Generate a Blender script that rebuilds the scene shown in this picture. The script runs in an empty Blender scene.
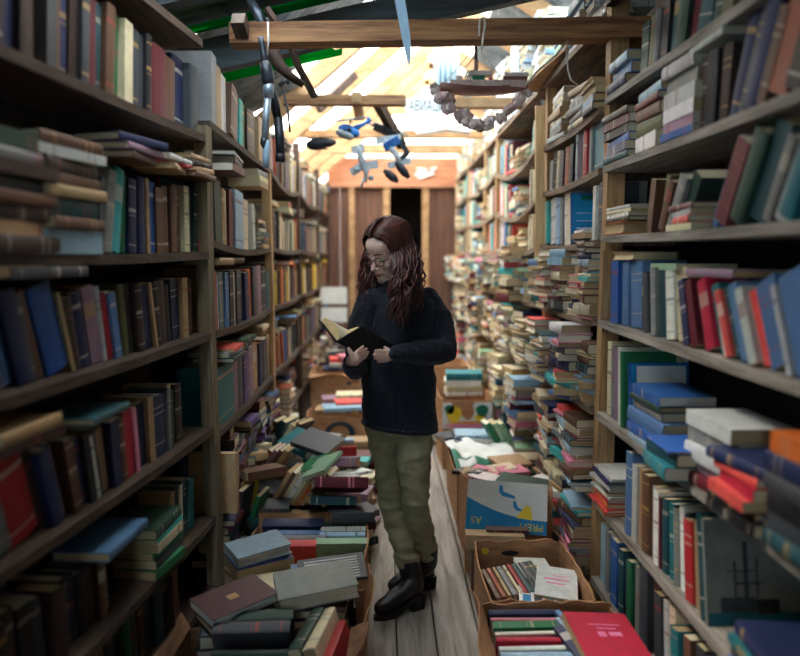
import bpy, math, random
from mathutils import Vector, Matrix, noise
random.seed(11)
S = bpy.context.scene
COL = S.collection
R_ = random.random
def U(a, b): return a + (b - a) * R_()
V = Vector

# ------------------------------------------------------------------ camera
FPX = 680.0
PITCH, YAW = math.atan(70 / 680), math.atan(15 / 680)
EYE = V((0, 0, 1.5))
FWD = V((math.sin(YAW) * math.cos(PITCH), math.cos(YAW) * math.cos(PITCH), -math.sin(PITCH)))
RGT = V((math.cos(YAW), -math.sin(YAW), 0))
UPV = RGT.cross(FWD)
def ray(x, y): return FWD + RGT * ((x - 400) / FPX) - UPV * ((y - 328) / FPX)
def W(x, y, Y):                                   # the point at depth Y seen at (x, y)
    v = ray(x, y); return EYE + v * (Y / v.y)
def onZ(x, y, z):
    v = ray(x, y); return EYE + v * ((z - 1.5) / v.z)
def onplane(x, y, p, n):
    v = ray(x, y); return EYE + v * ((p - EYE).dot(n) / v.dot(n))
def proj(p):
    v = p - EYE; d = v.dot(FWD)
    return 400 + FPX * v.dot(RGT) / d, 328 - FPX * v.dot(UPV) / d

cd = bpy.data.cameras.new('camera'); cam = bpy.data.objects.new('camera', cd); COL.objects.link(cam)
cd.sensor_width = 36; cd.lens = 36 * FPX / 800; cd.clip_start = 0.05
cam.matrix_world = Matrix(((RGT.x, UPV.x, -FWD.x, 0), (RGT.y, UPV.y, -FWD.y, 0), (RGT.z, UPV.z, -FWD.z, 1.5), (0, 0, 0, 1)))
cd.dof.use_dof = True; cd.dof.focus_distance = 2.8; cd.dof.aperture_fstop = 1.1
S.camera = cam

# ------------------------------------------------------------------ colours and materials
def lin(c): return tuple(((v / 255) / 12.92 if v / 255 <= .04045 else ((v / 255 + .055) / 1.055) ** 2.4) for v in c)
PAL = {'navy': (27, 38, 78), 'blue': (35, 88, 160), 'steel blue': (78, 116, 160), 'pale blue': (150, 182, 204), 'teal': (24, 112, 120),
       'dark teal': (22, 70, 78), 'green': (28, 112, 70), 'dark green': (30, 62, 50), 'olive': (98, 98, 62), 'grey': (126, 128, 126),
       'dark grey': (62, 66, 72), 'pale grey': (186, 188, 186), 'white': (228, 226, 218), 'cream': (216, 202, 168), 'tan': (176, 144, 104),
       'brown': (98, 66, 48), 'dark brown': (58, 40, 34), 'maroon': (98, 28, 42), 'red': (172, 32, 38), 'crimson': (188, 28, 62),
       'coral': (222, 80, 74), 'orange': (214, 108, 42), 'rust': (156, 74, 44), 'mauve': (146, 114, 134), 'violet': (96, 76, 134),
       'pink': (220, 132, 156), 'yellow': (220, 190, 60), 'black': (26, 26, 30), 'turquoise': (52, 172, 172), 'pale green': (146, 184, 148), 'slate blue': (116, 136, 150), 'dark maroon': (70, 30, 40)}
def mat(name, base=(.5, .5, .5), rough=.6, metal=0, spec=.5):
    m = bpy.data.materials.new(name); m.use_nodes = True
    b = m.node_tree.nodes['Principled BSDF']
    b.inputs['Base Color'].default_value = (*base, 1); b.inputs['Roughness'].default_value = rough
    b.inputs['Metallic'].default_value = metal; b.inputs['Specular IOR Level'].default_value = spec
    return m, m.node_tree, b
def N(t, kind, **kw):
    n = t.nodes.new(kind)
    for k, v in kw.items():
        if k in n.inputs: n.inputs[k].default_value = v
        else: setattr(n, k, v)
    return n
def noise_mat(name, c1, c2, scale=(4, 4, 4), rough=.7, bump=.15, detail=6, metal=0, spec=.4, dist=.0, lo=.35, hi=.65, nscale=1.0):
    m, t, b = mat(name, c1, rough, metal, spec)
    tc = N(t, 'ShaderNodeTexCoord'); mp = N(t, 'ShaderNodeMapping'); mp.inputs['Scale'].default_value = scale
    nz = N(t, 'ShaderNodeTexNoise', Scale=nscale, Detail=detail, Roughness=.65, Distortion=dist)
    rp = N(t, 'ShaderNodeValToRGB'); rp.color_ramp.elements[0].position = lo; rp.color_ramp.elements[1].position = hi
    rp.color_ramp.elements[0].color = (*c1, 1); rp.color_ramp.elements[1].color = (*c2, 1)
    L = t.links.new
    L(tc.outputs['Object'], mp.inputs[0]); L(mp.outputs[0], nz.inputs['Vector']); L(nz.outputs['Fac'], rp.inputs[0]); L(rp.outputs[0], b.inputs['Base Color'])
    if bump:
        bp = N(t, 'ShaderNodeBump', Strength=bump, Distance=.01); L(nz.outputs['Fac'], bp.inputs['Height']); L(bp.outputs[0], b.inputs['Normal'])
    return m
M = {}
def setup_cloth():                                # book covers: colour per face, worn cloth grain
    m, t, b = mat('book_cloth', rough=.55, spec=.45); L = t.links.new
    a = N(t, 'ShaderNodeAttribute', attribute_name='Col'); tc = N(t, 'ShaderNodeTexCoord')
    n1 = N(t, 'ShaderNodeTexNoise', Scale=26.0, Detail=5.0, Roughness=.7); n2 = N(t, 'ShaderNodeTexNoise', Scale=900.0, Detail=2.0)
    L(tc.outputs['Object'], n1.inputs['Vector']); L(tc.outputs['Object'], n2.inputs['Vector'])
    mr = N(t, 'ShaderNodeMapRange'); mr.inputs[1].default_value = .3; mr.inputs[2].default_value = .75; mr.inputs[3].default_value = .82; mr.inputs[4].default_value = 1.2
    L(n1.outputs['Fac'], mr.inputs[0])
    mx = N(t, 'ShaderNodeVectorMath', operation='SCALE'); L(a.outputs['Color'], mx.inputs[0]); L(mr.outputs[0], mx.inputs['Scale'])
    L(mx.outputs[0], b.inputs['Base Color'])
    r2 = N(t, 'ShaderNodeMapRange'); r2.inputs[3].default_value = .36; r2.inputs[4].default_value = .72; L(n1.outputs['Fac'], r2.inputs[0]); L(r2.outputs[0], b.inputs['Roughness'])
    bp = N(t, 'ShaderNodeBump', Strength=.12, Distance=.002); L(n2.outputs['Fac'], bp.inputs['Height']); L(bp.outputs[0], b.inputs['Normal'])
    M['cloth'] = m
    m, t, b = mat('page_edges', rough=.85, spec=.2); L = t.links.new   # the cut pages: fine lines across the thickness
    a = N(t, 'ShaderNodeAttribute', attribute_name='Col'); p = N(t, 'ShaderNodeAttribute', attribute_name='Sheet')
    ns = N(t, 'ShaderNodeTexNoise', noise_dimensions='1D', Scale=1.0, Detail=2.0); ns.inputs['W'].default_value = 0
    ml = N(t, 'ShaderNodeMath', operation='MULTIPLY'); ml.inputs[1].default_value = 900.0
    L(p.outputs['Fac'], ml.inputs[0]); L(ml.outputs[0], ns.inputs['W'])
    mr = N(t, 'ShaderNodeMapRange'); mr.inputs[1].default_value = .3; mr.inputs[2].default_value = .7; mr.inputs[3].default_value = .72; mr.inputs[4].default_value = 1.12
    L(ns.outputs['Fac'], mr.inputs[0])
    mx = N(t, 'ShaderNodeVectorMath', operation='SCALE'); L(a.outputs['Color'], mx.inputs[0]); L(mr.outputs[0], mx.inputs['Scale']); L(mx.outputs[0], b.inputs['Base Color'])
    M['page'] = m
setup_cloth()
M['shelf'] = noise_mat('weathered_shelf_wood', lin((92, 74, 60)), lin((150, 128, 106)), (14, 1.2, 14), .75, .25, nscale=3)
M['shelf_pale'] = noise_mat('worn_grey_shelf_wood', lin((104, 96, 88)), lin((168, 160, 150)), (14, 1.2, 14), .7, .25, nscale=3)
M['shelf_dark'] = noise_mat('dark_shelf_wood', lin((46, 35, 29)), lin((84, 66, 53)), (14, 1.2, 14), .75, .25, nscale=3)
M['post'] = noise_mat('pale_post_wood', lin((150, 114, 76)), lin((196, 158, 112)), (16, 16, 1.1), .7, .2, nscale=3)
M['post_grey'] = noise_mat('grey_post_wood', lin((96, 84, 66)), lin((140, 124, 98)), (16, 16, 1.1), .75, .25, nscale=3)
M['beam'] = noise_mat('beam_wood', lin((112, 72, 44)), lin((178, 128, 84)), (1.1, 16, 16), .65, .25, nscale=3)
M['rafter'] = noise_mat('rafter_wood', lin((146, 108, 72)), lin((190, 150, 106)), (2, 16, 4), .7, .2, nscale=3)
M['backboard'] = noise_mat('dark_backboard', lin((30, 24, 21)), lin((52, 42, 36)), (3, 3, 1), .9, .2, nscale=3)
M['plaster'] = noise_mat('dim_plank_wall', lin((52, 44, 38)), lin((84, 70, 58)), (8, 8, 1), .9, .2, nscale=2)
M['redboard'] = noise_mat('red_brown_boards', lin((80, 54, 44)), lin((118, 80, 60)), (14, 14, 1.2), .7, .25, nscale=2)
M['orangeboard'] = noise_mat('orange_brown_board', lin((164, 104, 72)), lin((196, 138, 104)), (1.5, 14, 14), .7, .2, nscale=2)
M['card'] = noise_mat('cardboard', lin((166, 122, 88)), lin((194, 150, 112)), (6, 6, 20), .85, .1, nscale=2, spec=.2)
M['card_dull'] = noise_mat('worn_cardboard', lin((116, 86, 66)), lin((148, 112, 86)), (6, 6, 20), .85, .15, nscale=2, spec=.2)
M['metal_roof'] = noise_mat('corrugated_grey_metal', lin((70, 76, 80)), lin((128, 132, 132)), (3, 3, 3), .55, .1, metal=.3, nscale=2)
M['dark_beam'] = noise_mat('slate_painted_beam', lin((50, 60, 64)), lin((82, 92, 96)), (1.2, 12, 12), .7, .2, nscale=2)
M['dark_wood'] = noise_mat('dark_brown_wood', lin((50, 36, 30)), lin((84, 62, 50)), (12, 12, 1.2), .6, .2, nscale=3)
M['string'] = noise_mat('white_string', lin((200, 190, 176)), lin((230, 224, 212)), (60, 60, 60), .9, .2)
M['white'] = noise_mat('white_paint', lin((222, 222, 216)), lin((238, 238, 232)), (8, 8, 8), .6, .03)
M['paper'] = noise_mat('white_paper', lin((214, 218, 216)), lin((236, 238, 236)), (5, 5, 5), .8, .03)
M['dullwhite'] = noise_mat('grey_white_plastic', lin((150, 156, 158)), lin((204, 208, 208)), (18, 18, 18), .5, .05)
M['blueplastic'] = noise_mat('blue_plastic', lin((30, 96, 176)), lin((70, 140, 210)), (18, 18, 18), .4, .03)
M['tealprint'] = noise_mat('teal_print', lin((10, 84, 98)), lin((16, 100, 114)), (8, 8, 8), .6, .02)
M['blueprint'] = noise_mat('sky_blue_print', lin((14, 128, 184)), lin((30, 146, 200)), (8, 8, 8), .5, .02)
M['greenprint'] = noise_mat('green_print', lin((16, 108, 84)), lin((30, 128, 100)), (8, 8, 8), .6, .02)
M['yellowprint'] = noise_mat('yellow_print', lin((240, 206, 40)), lin((250, 220, 70)), (8, 8, 8), .6, .02)
M['redprint'] = noise_mat('red_print', lin((196, 40, 70)), lin((214, 60, 86)), (8, 8, 8), .6, .02)
M['pinkprint'] = noise_mat('pink_print', lin((226, 120, 170)), lin((240, 150, 190)), (8, 8, 8), .6, .02)
M['orangeprint'] = noise_mat('orange_print', lin((236, 140, 40)), lin((244, 164, 70)), (8, 8, 8), .6, .02)
M['inkprint'] = noise_mat('dark_ink_print', lin((40, 50, 62)), lin((64, 76, 90)), (30, 30, 30), .7, .02)
M['blackplastic'] = noise_mat('black_plastic', lin((24, 25, 28)), lin((44, 46, 50)), (20, 20, 20), .4, .03)
M['gunmetal'] = noise_mat('dull_gunmetal', lin((34, 36, 42)), lin((70, 74, 82)), (20, 20, 20), .38, .04, metal=.5)
M['silver'] = noise_mat('silver_metal', lin((120, 140, 156)), lin((176, 192, 204)), (20, 20, 20), .35, .03, metal=.5)
M['paleblue'] = noise_mat('pale_blue_paint', lin((134, 164, 186)), lin((170, 196, 212)), (8, 8, 3), .6, .05)
M['hull'] = noise_mat('brown_hull', lin((128, 86, 80)), lin((172, 128, 116)), (4, 30, 30), .45, .05)
M['shell'] = noise_mat('pinkish_shell', lin((216, 186, 182)), lin((246, 234, 228)), (40, 40, 40), .5, .3)
M['yarn'] = noise_mat('pale_pink_fabric', lin((214, 168, 176)), lin((236, 210, 208)), (30, 30, 30), .9, .2)
def panel_mat(name, col, alpha, green=False):     # translucent roof sheet
    m = bpy.data.materials.new(name); m.use_nodes = True; t = m.node_tree; t.nodes.clear(); L = t.links.new
    o = N(t, 'ShaderNodeOutputMaterial'); tr = N(t, 'ShaderNodeBsdfTranslucent'); tp = N(t, 'ShaderNodeBsdfTransparent'); df = N(t, 'ShaderNodeBsdfDiffuse')
    nz = N(t, 'ShaderNodeTexNoise', Scale=1.6, Detail=4.0); tc = N(t, 'ShaderNodeTexCoord'); L(tc.outputs['Object'], nz.inputs['Vector'])
    rp = N(t, 'ShaderNodeMapRange'); rp.inputs[3].default_value = alpha - .12; rp.inputs[4].default_value = alpha + .12; L(nz.outputs['Fac'], rp.inputs[0])
    tr.inputs[0].default_value = (*col, 1); df.inputs[0].default_value = (*col, 1); tp.inputs[0].default_value = (*col, 1) if green else (1, 1, 1, 1)
    m1 = N(t, 'ShaderNodeMixShader'); m1.inputs[0].default_value = .3; L(tr.outputs[0], m1.inputs[1]); L(df.outputs[0], m1.inputs[2])
    m2 = N(t, 'ShaderNodeMixShader'); L(rp.outputs[0], m2.inputs[0]); L(m1.outputs[0], m2.inputs[1]); L(tp.outputs[0], m2.inputs[2]); L(m2.outputs[0], o.inputs[0])
    return m
M['sky_panel'] = panel_mat('translucent_roof_sheet', (.80, .78, .72), .27)
M['added_panel'] = panel_mat('added_clear_sheet', (.9, .9, .88), .85)  # clear sheet for the added ceiling panel
M['green_panel'] = panel_mat('green_fibreglass_sheet', lin((12, 160, 78)), .3, True)
def glass_mat():
    m = bpy.data.materials.new('window_glass'); m.use_nodes = True; t = m.node_tree; t.nodes.clear(); L = t.links.new
    o = N(t, 'ShaderNodeOutputMaterial'); tp = N(t, 'ShaderNodeBsdfTransparent'); gl = N(t, 'ShaderNodeBsdfGlossy', Roughness=.05)
    mx = N(t, 'ShaderNodeMixShader'); mx.inputs[0].default_value = .06; L(tp.outputs[0], mx.inputs[1]); L(gl.outputs[0], mx.inputs[2]); L(mx.outputs[0], o.inputs[0])
    return m
M['glass'] = glass_mat()
def floor_mat():
    m = noise_mat('worn_floor_planks', lin((112, 104, 97)), lin((174, 166, 157)), (9, .8, 9), .6, .3, nscale=2.5, dist=.6)
    return m
M['floor'] = floor_mat()
M['batten'] = noise_mat('pale_new_wood', lin((206, 164, 114)), lin((232, 196, 146)), (16, 16, 1.1), .7, .1, nscale=3)
def thin_paper():
    m, t, b = mat('thin_paper', lin((236, 240, 240)), .8, 0, .2); o = t.nodes['Material Output']; tr = N(t, 'ShaderNodeBsdfTranslucent'); tr.inputs[0].default_value = (.85, .88, .88, 1)
    mx = N(t, 'ShaderNodeMixShader'); mx.inputs[0].default_value = .6; t.links.new(b.outputs[0], mx.inputs[1]); t.links.new(tr.outputs[0], mx.inputs[2]); t.links.new(mx.outputs[0], o.inputs[0]); return m
M['thin_paper'] = thin_paper()

# ------------------------------------------------------------------ mesh builder
class MB:
    def __init__(s): s.v = []; s.f = []; s.c = []; s.sm = []
    def add(s, vs, fs, col=None, smooth=False, mx=None):
        b = len(s.v)
        s.v += [tuple(mx @ V(v)) if mx else tuple(v) for v in vs]
        s.f += [tuple(i + b for i in f) for f in fs]; s.c += [col] * len(fs); s.sm += [smooth] * len(fs)
    def box(s, lo, hi, col=None, mx=None):
        x0, y0, z0 = lo; x1, y1, z1 = hi
        s.add([(x0, y0, z0), (x1, y0, z0), (x1, y1, z0), (x0, y1, z0), (x0, y0, z1), (x1, y0, z1), (x1, y1, z1), (x0, y1, z1)],
              [(0, 3, 2, 1), (4, 5, 6, 7), (0, 1, 5, 4), (1, 2, 6, 5), (2, 3, 7, 6), (3, 0, 4, 7)], col, False, mx)
    def bar(s, a, b, w, h, up=V((0, 0, 1)), col=None):        # squared timber from a to b
        a, b = V(a), V(b); d = (b - a).normalized(); x = d.cross(up).normalized() * (w / 2); y = x.cross(d).normalized() * (h / 2)
        vs = [a - x - y, a + x - y, a + x + y, a - x + y, b - x - y, b + x - y, b + x + y, b - x + y]
        s.add(vs, [(0, 1, 2, 3), (7, 6, 5, 4), (0, 4, 5, 1), (1, 5, 6, 2), (2, 6, 7, 3), (3, 7, 4, 0)], col)
    def tube(s, pts, rad, n=10, col=None, cap=True, flat=1.0):
        pts = [V(p) for p in pts]
        if not hasattr(rad, '__len__'): rad = [rad] * len(pts)
        rings = []; vs = []
        t0 = (pts[1] - pts[0]).normalized(); x = t0.orthogonal().normalized()
        for i, p in enumerate(pts):
            t = (pts[min(i + 1, len(pts) - 1)] - pts[max(i - 1, 0)]).normalized()
            x = (x - t * x.dot(t)).normalized(); y = t.cross(x)
            vs += [p + (x * math.cos(2 * math.pi * k / n) + y * flat * math.sin(2 * math.pi * k / n)) * rad[i] for k in range(n)]
        fs = [(i * n + k, i * n + (k + 1) % n, (i + 1) * n + (k + 1) % n, (i + 1) * n + k) for i in range(len(pts) - 1) for k in range(n)]
        if cap: fs += [tuple(range(n - 1, -1, -1)), tuple(range((len(pts) - 1) * n, len(pts) * n))]
        s.add(vs, fs, col, True)
    def ball(s, c, r, n=14, m=9, mx=None, col=None):
        r = r if hasattr(r, '__len__') else (r, r, r); c = V(c)
        vs = [(0, 0, 1)] + [(math.sin(math.pi * j / m) * math.cos(2 * math.pi * i / n), math.sin(math.pi * j / m) * math.sin(2 * math.pi * i / n), math.cos(math.pi * j / m)) for j in range(1, m) for i in range(n)] + [(0, 0, -1)]
        vs = [V((v[0] * r[0], v[1] * r[1], v[2] * r[2])) for v in vs]
        vs = [(mx.to_3x3() @ v if mx else v) + c for v in vs]
        fs = [(0, 1 + i, 1 + (i + 1) % n) for i in range(n)]
        for j in range(m - 2): fs += [(1 + j * n + i, 1 + (j + 1) * n + i, 1 + (j + 1) * n + (i + 1) % n, 1 + j * n + (i + 1) % n) for i in range(n)]
        e = 1 + (m - 1) * n; fs += [(e, 1 + (m - 2) * n + (i + 1) % n, 1 + (m - 2) * n + i) for i in range(n)]
        s.add(vs, fs, col, True)
    def chain(s, pts, rad, n=16):                 # closed limb with round ends
        s.tube(pts, rad, n)
        rad = rad if hasattr(rad, '__len__') else [rad] * len(pts)
        for p, r in zip(pts, rad): s.ball(p, r * .995, n, 10)
    def prism(s, poly, h, mx=None, col=None):     # polygon in xy extruded to z = h
        n = len(poly)
        s.add([(x, y, 0) for x, y in poly] + [(x, y, h) for x, y in poly], [tuple(range(n - 1, -1, -1)), tuple(range(n, 2 * n))] + [(i, (i + 1) % n, n + (i + 1) % n, n + i) for i in range(n)], col, False, mx)
    def mesh(s, name, m):
        me = bpy.data.meshes.new(name); me.from_pydata(s.v, [], s.f)
        for x in (m if isinstance(m, (list, tuple)) else [m]): me.materials.append(x)
        me.polygons.foreach_set('use_smooth', s.sm)
        if any(c is not None for c in s.c):
            at = me.color_attributes.new('Col', 'FLOAT_COLOR', 'CORNER'); buf = []
            for f, c in zip(s.f, s.c): buf += [*(c or (.5, .5, .5)), 1.0] * len(f)
            at.data.foreach_set('color', buf)
        me.update(); return me
    def build(s, name, m, parent=None, mx=None):
        return link(name, s.mesh(name, m), parent, mx)
def link(name, data, parent=None, mx=None):
    o = bpy.data.objects.new(name, data); COL.objects.link(o)
    if parent: o.parent = parent
    if mx: o.matrix_world = mx
    return o
def tag(o, label=None, cat=None, group=None, kind=None):
    for k, v in (('label', label), ('category', cat), ('group', group), ('kind', kind)):
        if v: o[k] = v
    return o
def thing(name, label, cat, loc=(0, 0, 0), group=None):
    o = bpy.data.objects.new(name, None); COL.objects.link(o); o.location = loc; o.empty_display_size = .05
    return tag(o, label, cat, group)
def part(mb, name, m, root):                      # mesh given in world coordinates, parented without moving
    me = mb.mesh(name, m); me.transform(Matrix.Translation(-root.location)); o = link(name, me, root); return o
def struct(mb, name, m): return tag(mb.build(name, m), kind='structure')
def baked(mb, voxel, smooth=4, fac=.5):           # union of overlapping closed shapes as one smooth mesh
    o = mb.build('tmp', M['white']); r = o.modifiers.new('r', 'REMESH'); r.mode = 'VOXEL'; r.voxel_size = voxel; r.use_smooth_shade = True
    if smooth: k = o.modifiers.new('s', 'SMOOTH'); k.iterations = smooth; k.factor = fac
    dg = bpy.context.evaluated_depsgraph_get(); dg.update()
    me = bpy.data.meshes.new_from_object(o.evaluated_get(dg)); d = o.data
    bpy.data.objects.remove(o); bpy.data.meshes.remove(d); me.materials.clear(); return me
# ------------------------------------------------------------------ books
class Frame:                                       # front plane of a bookcase: s runs away from the camera, q goes into the shelf
    def __init__(f, O, d, inn): f.O = V((*O, 0)); f.d = V((*d, 0)); f.inn = V((*inn, 0))
    def pt(f, s, q, z): return f.O + f.d * s + f.inn * q + V((0, 0, z))
    def s_at(f, px, z, q=0):                       # distance along the front edge that is seen at picture column px
        a, b = (-1.72, 0.2) if f.near else (.9, 9.0)
        g = lambda s: proj(f.pt(s, q, z))[0] - px
        ga = g(a)
        for _ in range(50):
            m = (a + b) / 2
            if g(m) * ga > 0: a = m
            else: b = m
        return (a + b) / 2
A7 = math.radians(7)
FL1 = Frame((-.682, 2.65), (math.sin(A7), math.cos(A7)), (-math.cos(A7), math.sin(A7))); FL1.near = True
FL = Frame((-.68, 0), (0, 1), (-1, 0)); FL.near = False
FR = Frame((.86, 0), (0, 1), (1, 0)); FR.near = False
class Place:
    def __init__(p, fr, z, s0, s1, desc, group, sag=.0, depth=.28):
        p.fr, p.z0, p.s0, p.s1, p.desc, p.group, p.sag, p.depth, p.books, p.stacks = fr, z, s0, s1, desc, group, sag, depth, [], 0
    def z(p, s):
        u = min(1, max(0, (s - p.s0) / (p.s1 - p.s0))); return p.z0 - p.sag * 4 * u * (1 - u)
BOOKS = []
class Book: pass
PAPERS = [(214, 196, 158), (222, 208, 176), (200, 176, 136), (228, 218, 196), (188, 160, 120)]
def jit(c, a=.12):
    k = 1 + U(-a, a); return tuple(min(1, max(.0, v * k * (1 + U(-a, a) * .4))) for v in c)
def book(place, mx, Wd, H, T, col, ori, s=0, stack=None, depth_i=0, acc=None, soft=None, label=None, paper=None, plain=False, extra=None):
    b = Book(); b.place, b.mx, b.W, b.H, b.T, b.col, b.ori, b.s, b.stack, b.di, b.label = place, mx, Wd, H, T, col, ori, s, stack, depth_i, label
    b.rgb = jit(lin(PAL[col])); b.soft = (R_() < .3) if soft is None else soft
    light = sum(b.rgb) > .9
    b.acc = lin(PAL[acc]) if acc else (lin(random.choice([(60, 50, 44), (120, 40, 40), (40, 60, 90)])) if light else lin(random.choice([(196, 160, 90), (214, 208, 196), (180, 170, 150), (160, 60, 50)])))
    k_ = .55; b.acc = tuple(x * k_ + y * (1 - k_) for x, y in zip(b.acc, b.rgb)) if not acc else b.acc; b.paper = jit(lin(paper or random.choice(PAPERS)), .08)
    r = R_(); b.bands = [] if plain or r < .42 else [(.78, .84), (.12, .15)] if r < .6 else [(.6, .8)] if r < .64 else [(.2, .22), (.7, .72), (.8, .82)] if r < .82 else [(.1, .115), (.5, .51), (.55, .6), (.88, .9)]
    b.extra = extra; b.hits = 0; place.books.append(b); BOOKS.append(b); return b
def cover_geo(b):
    Wd, H, T = b.W, b.H, b.T; h = T / 2; c = min(.003 if not b.soft else .0012, T * .18); bul = 0.0 if b.soft else min(T * .22, .007)
    arc = [(bul - bul * math.cos(a) if 0 else bul * (1 - math.cos(a)), h * math.sin(a) / math.sin(1.25)) for a in (-1.25, -.7, 0, .7, 1.25)] if bul else [(0, -h), (0, -h / 3), (0, h / 3), (0, h)]
    m0 = max(x for x, _ in arc)
    outer = [(Wd, -h)] + [(x, y) for x, y in arc] + [(Wd, h)]
    k = (h - c) / h
    inner = [(Wd, -h + c)] + [(x + c, y * k) for x, y in arc] + [(Wd, h - c)]
    lv = sorted({0.0, 1.0, *[v for a in b.bands for v in a]})
    n = len(outer); vs = []; fs = []; cs = []
    for l in lv: vs += [(x, y, l * H) for x, y in outer]
    for i in range(len(lv) - 1):
        mid = (lv[i] + lv[i + 1]) / 2; band = any(a < mid < e for a, e in b.bands)
        for j in range(n - 1):
            fs.append((i * n + j, i * n + j + 1, (i + 1) * n + j + 1, (i + 1) * n + j)); cs.append(b.acc if band and 0 < j < n - 2 else b.rgb)
    o = len(vs); vs += [(x, y, 0) for x, y in inner] + [(x, y, H) for x, y in inner]
    top = (len(lv) - 1) * n
    for j in range(n - 1):
        fs += [(o + j, o + n + j, o + n + j + 1, o + j + 1), (j, o + j, o + j + 1, j + 1), (top + j, top + j + 1, o + n + j + 1, o + n + j)]; cs += [b.rgb] * 3
    for j in (0, n - 1): fs.append((j, top + j, o + n + j, o + j)); cs.append(b.rgb)
    return vs, fs, cs
def pages_geo(b):
    Wd, H, T = b.W, b.H, b.T; h = T / 2; c = min(.003 if not b.soft else .0012, T * .18); e = .0 if b.soft else .004
    x0, x1, y, z0, z1 = c * 1.5 + .001, Wd - e, h - c, e, H - e; d = 0 if b.soft else min(.006, T * .15)
    prof = [(x0, -y), (x1, -y), (x1 - d, -y * .5), (x1 - d * 1.3, 0), (x1 - d, y * .5), (x1, y), (x0, y)]
    n = len(prof); vs = [(a, q, z0) for a, q in prof] + [(a, q, z1) for a, q in prof]
    return vs, [(i, (i + 1) % n, n + (i + 1) % n, n + i) for i in range(n)] + [tuple(range(n - 1, -1, -1)), tuple(range(n, 2 * n))], [b.paper] * (n + 2)
def basis(w, t, h, o): return Matrix(((w.x, t.x, h.x, o.x), (w.y, t.y, h.y, o.y), (w.z, t.z, h.z, o.z), (0, 0, 0, 1)))
def rest(mx, Wd, H, T, z):                         # lift so that the lowest corner touches z
    lo = min((mx @ V((x, y, k))).z for x in (0, Wd) for y in (-T / 2, T / 2) for k in (0, H)); mx.translation.z += z - lo + .0005; return mx
ZV = V((0, 0, 1))
def stand(p, s, T, H, col, lean=0, q=None, Wd=None, **kw):   # upright on a shelf, spine to the aisle; lean in degrees, + tips the top away from the camera
    f = p.fr; a = math.radians(lean); Wd = Wd or min(p.depth - .03, H * U(.62, .74))
    up = ZV * math.cos(a) + f.d * math.sin(a); t = f.d * math.cos(a) - ZV * math.sin(a); w = f.inn
    q = (U(.03, .06) if p.fr is FL1 else U(.006, .035)) if q is None else q
    yaw = math.radians(U(-1.5, 1.5)); Rz = Matrix.Rotation(yaw, 3, 'Z'); up, t, w = Rz @ up, Rz @ t, Rz @ w
    if w.cross(t).dot(up) < 0: t = -t
    mx = rest(basis(w, t, up, p.fr.pt(s, q, 0)), Wd, H, T, p.z(s))
    return book(p, mx, Wd, H, T, col, 'upright', s, **kw)
def flat(p, s, z, T, L, Wd, col, face='spine', yaw=0, q=None, stack=None, di=0, tilt=0, **kw):   # lying: face = what looks at the aisle or the camera
    f = p.fr; q = U(.0, .04) if q is None else q
    if face == 'spine': w, h, o = f.inn, f.d, f.pt(s, q, z) - f.d * L / 2
    elif face == 'pages': w, h, o = -f.inn, f.d, f.pt(s, q + Wd, z) - f.d * L / 2
    elif face == 'near': w, h, o = f.d, f.inn, f.pt(s - Wd / 2, q, z)            # spine towards the camera
    else: w, h, o = -f.d, f.inn, f.pt(s + Wd / 2, q, z)                         # cut pages towards the camera
    t = h.cross(w)
    c = o + w * Wd / 2 + h * L / 2
    Rz = Matrix.Rotation(math.radians(yaw), 3, 'Z'); Rt = Matrix.Rotation(math.radians(tilt), 3, f.inn)
    w, h, t = Rt @ Rz @ w, Rt @ Rz @ h, Rt @ Rz @ t; o = c - w * Wd / 2 - h * L / 2
    mx = basis(w, t, h, o)
    if abs(tilt) > 0: mx.translation.z += T / 2; mx = rest(mx, Wd, L, T, z)
    else: mx.translation.z = z + T / 2 + .0004
    return book(p, mx, Wd, L, T, col, 'flat', s, stack=stack, depth_i=di, **kw)
def stack(p, s, items, face='spine', q=None, jy=5, z=None):   # items bottom to top: 'colour thickness length width [face]'
    p.stacks += 1; zz = p.z(s) if z is None else z; out = []
    for i, it in enumerate(items):
        col, T, L, Wd = it[:4]; fc = it[4] if len(it) > 4 else face
        qq = (U(0, .03) if q is None else q + U(-.012, .012))
        out.append(flat(p, s + U(-.008, .008), zz, T, L, Wd, col, fc, U(-jy, jy), qq, stack=p.stacks, di=i)); zz += T + .0008
    for b in out: b.di = len(out) - 1 - b.di
    return zz
def pick(pal): return random.choice(pal)
SHADE_SWAP = {'mauve': 'brown', 'grey': 'dark grey', 'steel blue': 'navy', 'pale grey': 'grey', 'tan': 'brown', 'cream': 'tan', 'rust': 'dark brown', 'green': 'dark green'}  # darker colours for the front left bookcase, partly standing in for its shade
def run(p, px, spec, dh=.22, lean=0, q=None):      # upright books from picture column px on: 'colour width_px [height] [lean]; ...'  (widths may run either way)
    for tok in spec.split(';'):
        t = tok.split(); 
        if not t: continue
        k = 2 if len(t) > 1 and not t[1].replace('.', '').replace('-', '').isdigit() else 1
        col = ' '.join(t[:k]); w = float(t[k]); H = float(t[k + 1]) if len(t) > k + 1 else dh * U(.93, 1.05); ln = float(t[k + 2]) if len(t) > k + 2 else lean + U(-2, 2)
        s0, s1 = p.fr.s_at(px, p.z0 + .05), p.fr.s_at(px + w, p.z0 + .05); px += w
        if p.fr is FL1 and col in SHADE_SWAP and R_() < .6: col = SHADE_SWAP[col]
        if col != 'gap': stand(p, (s0 + s1) / 2, max(.006, abs(s1 - s0) * .96), H, col, ln, q)
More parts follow.
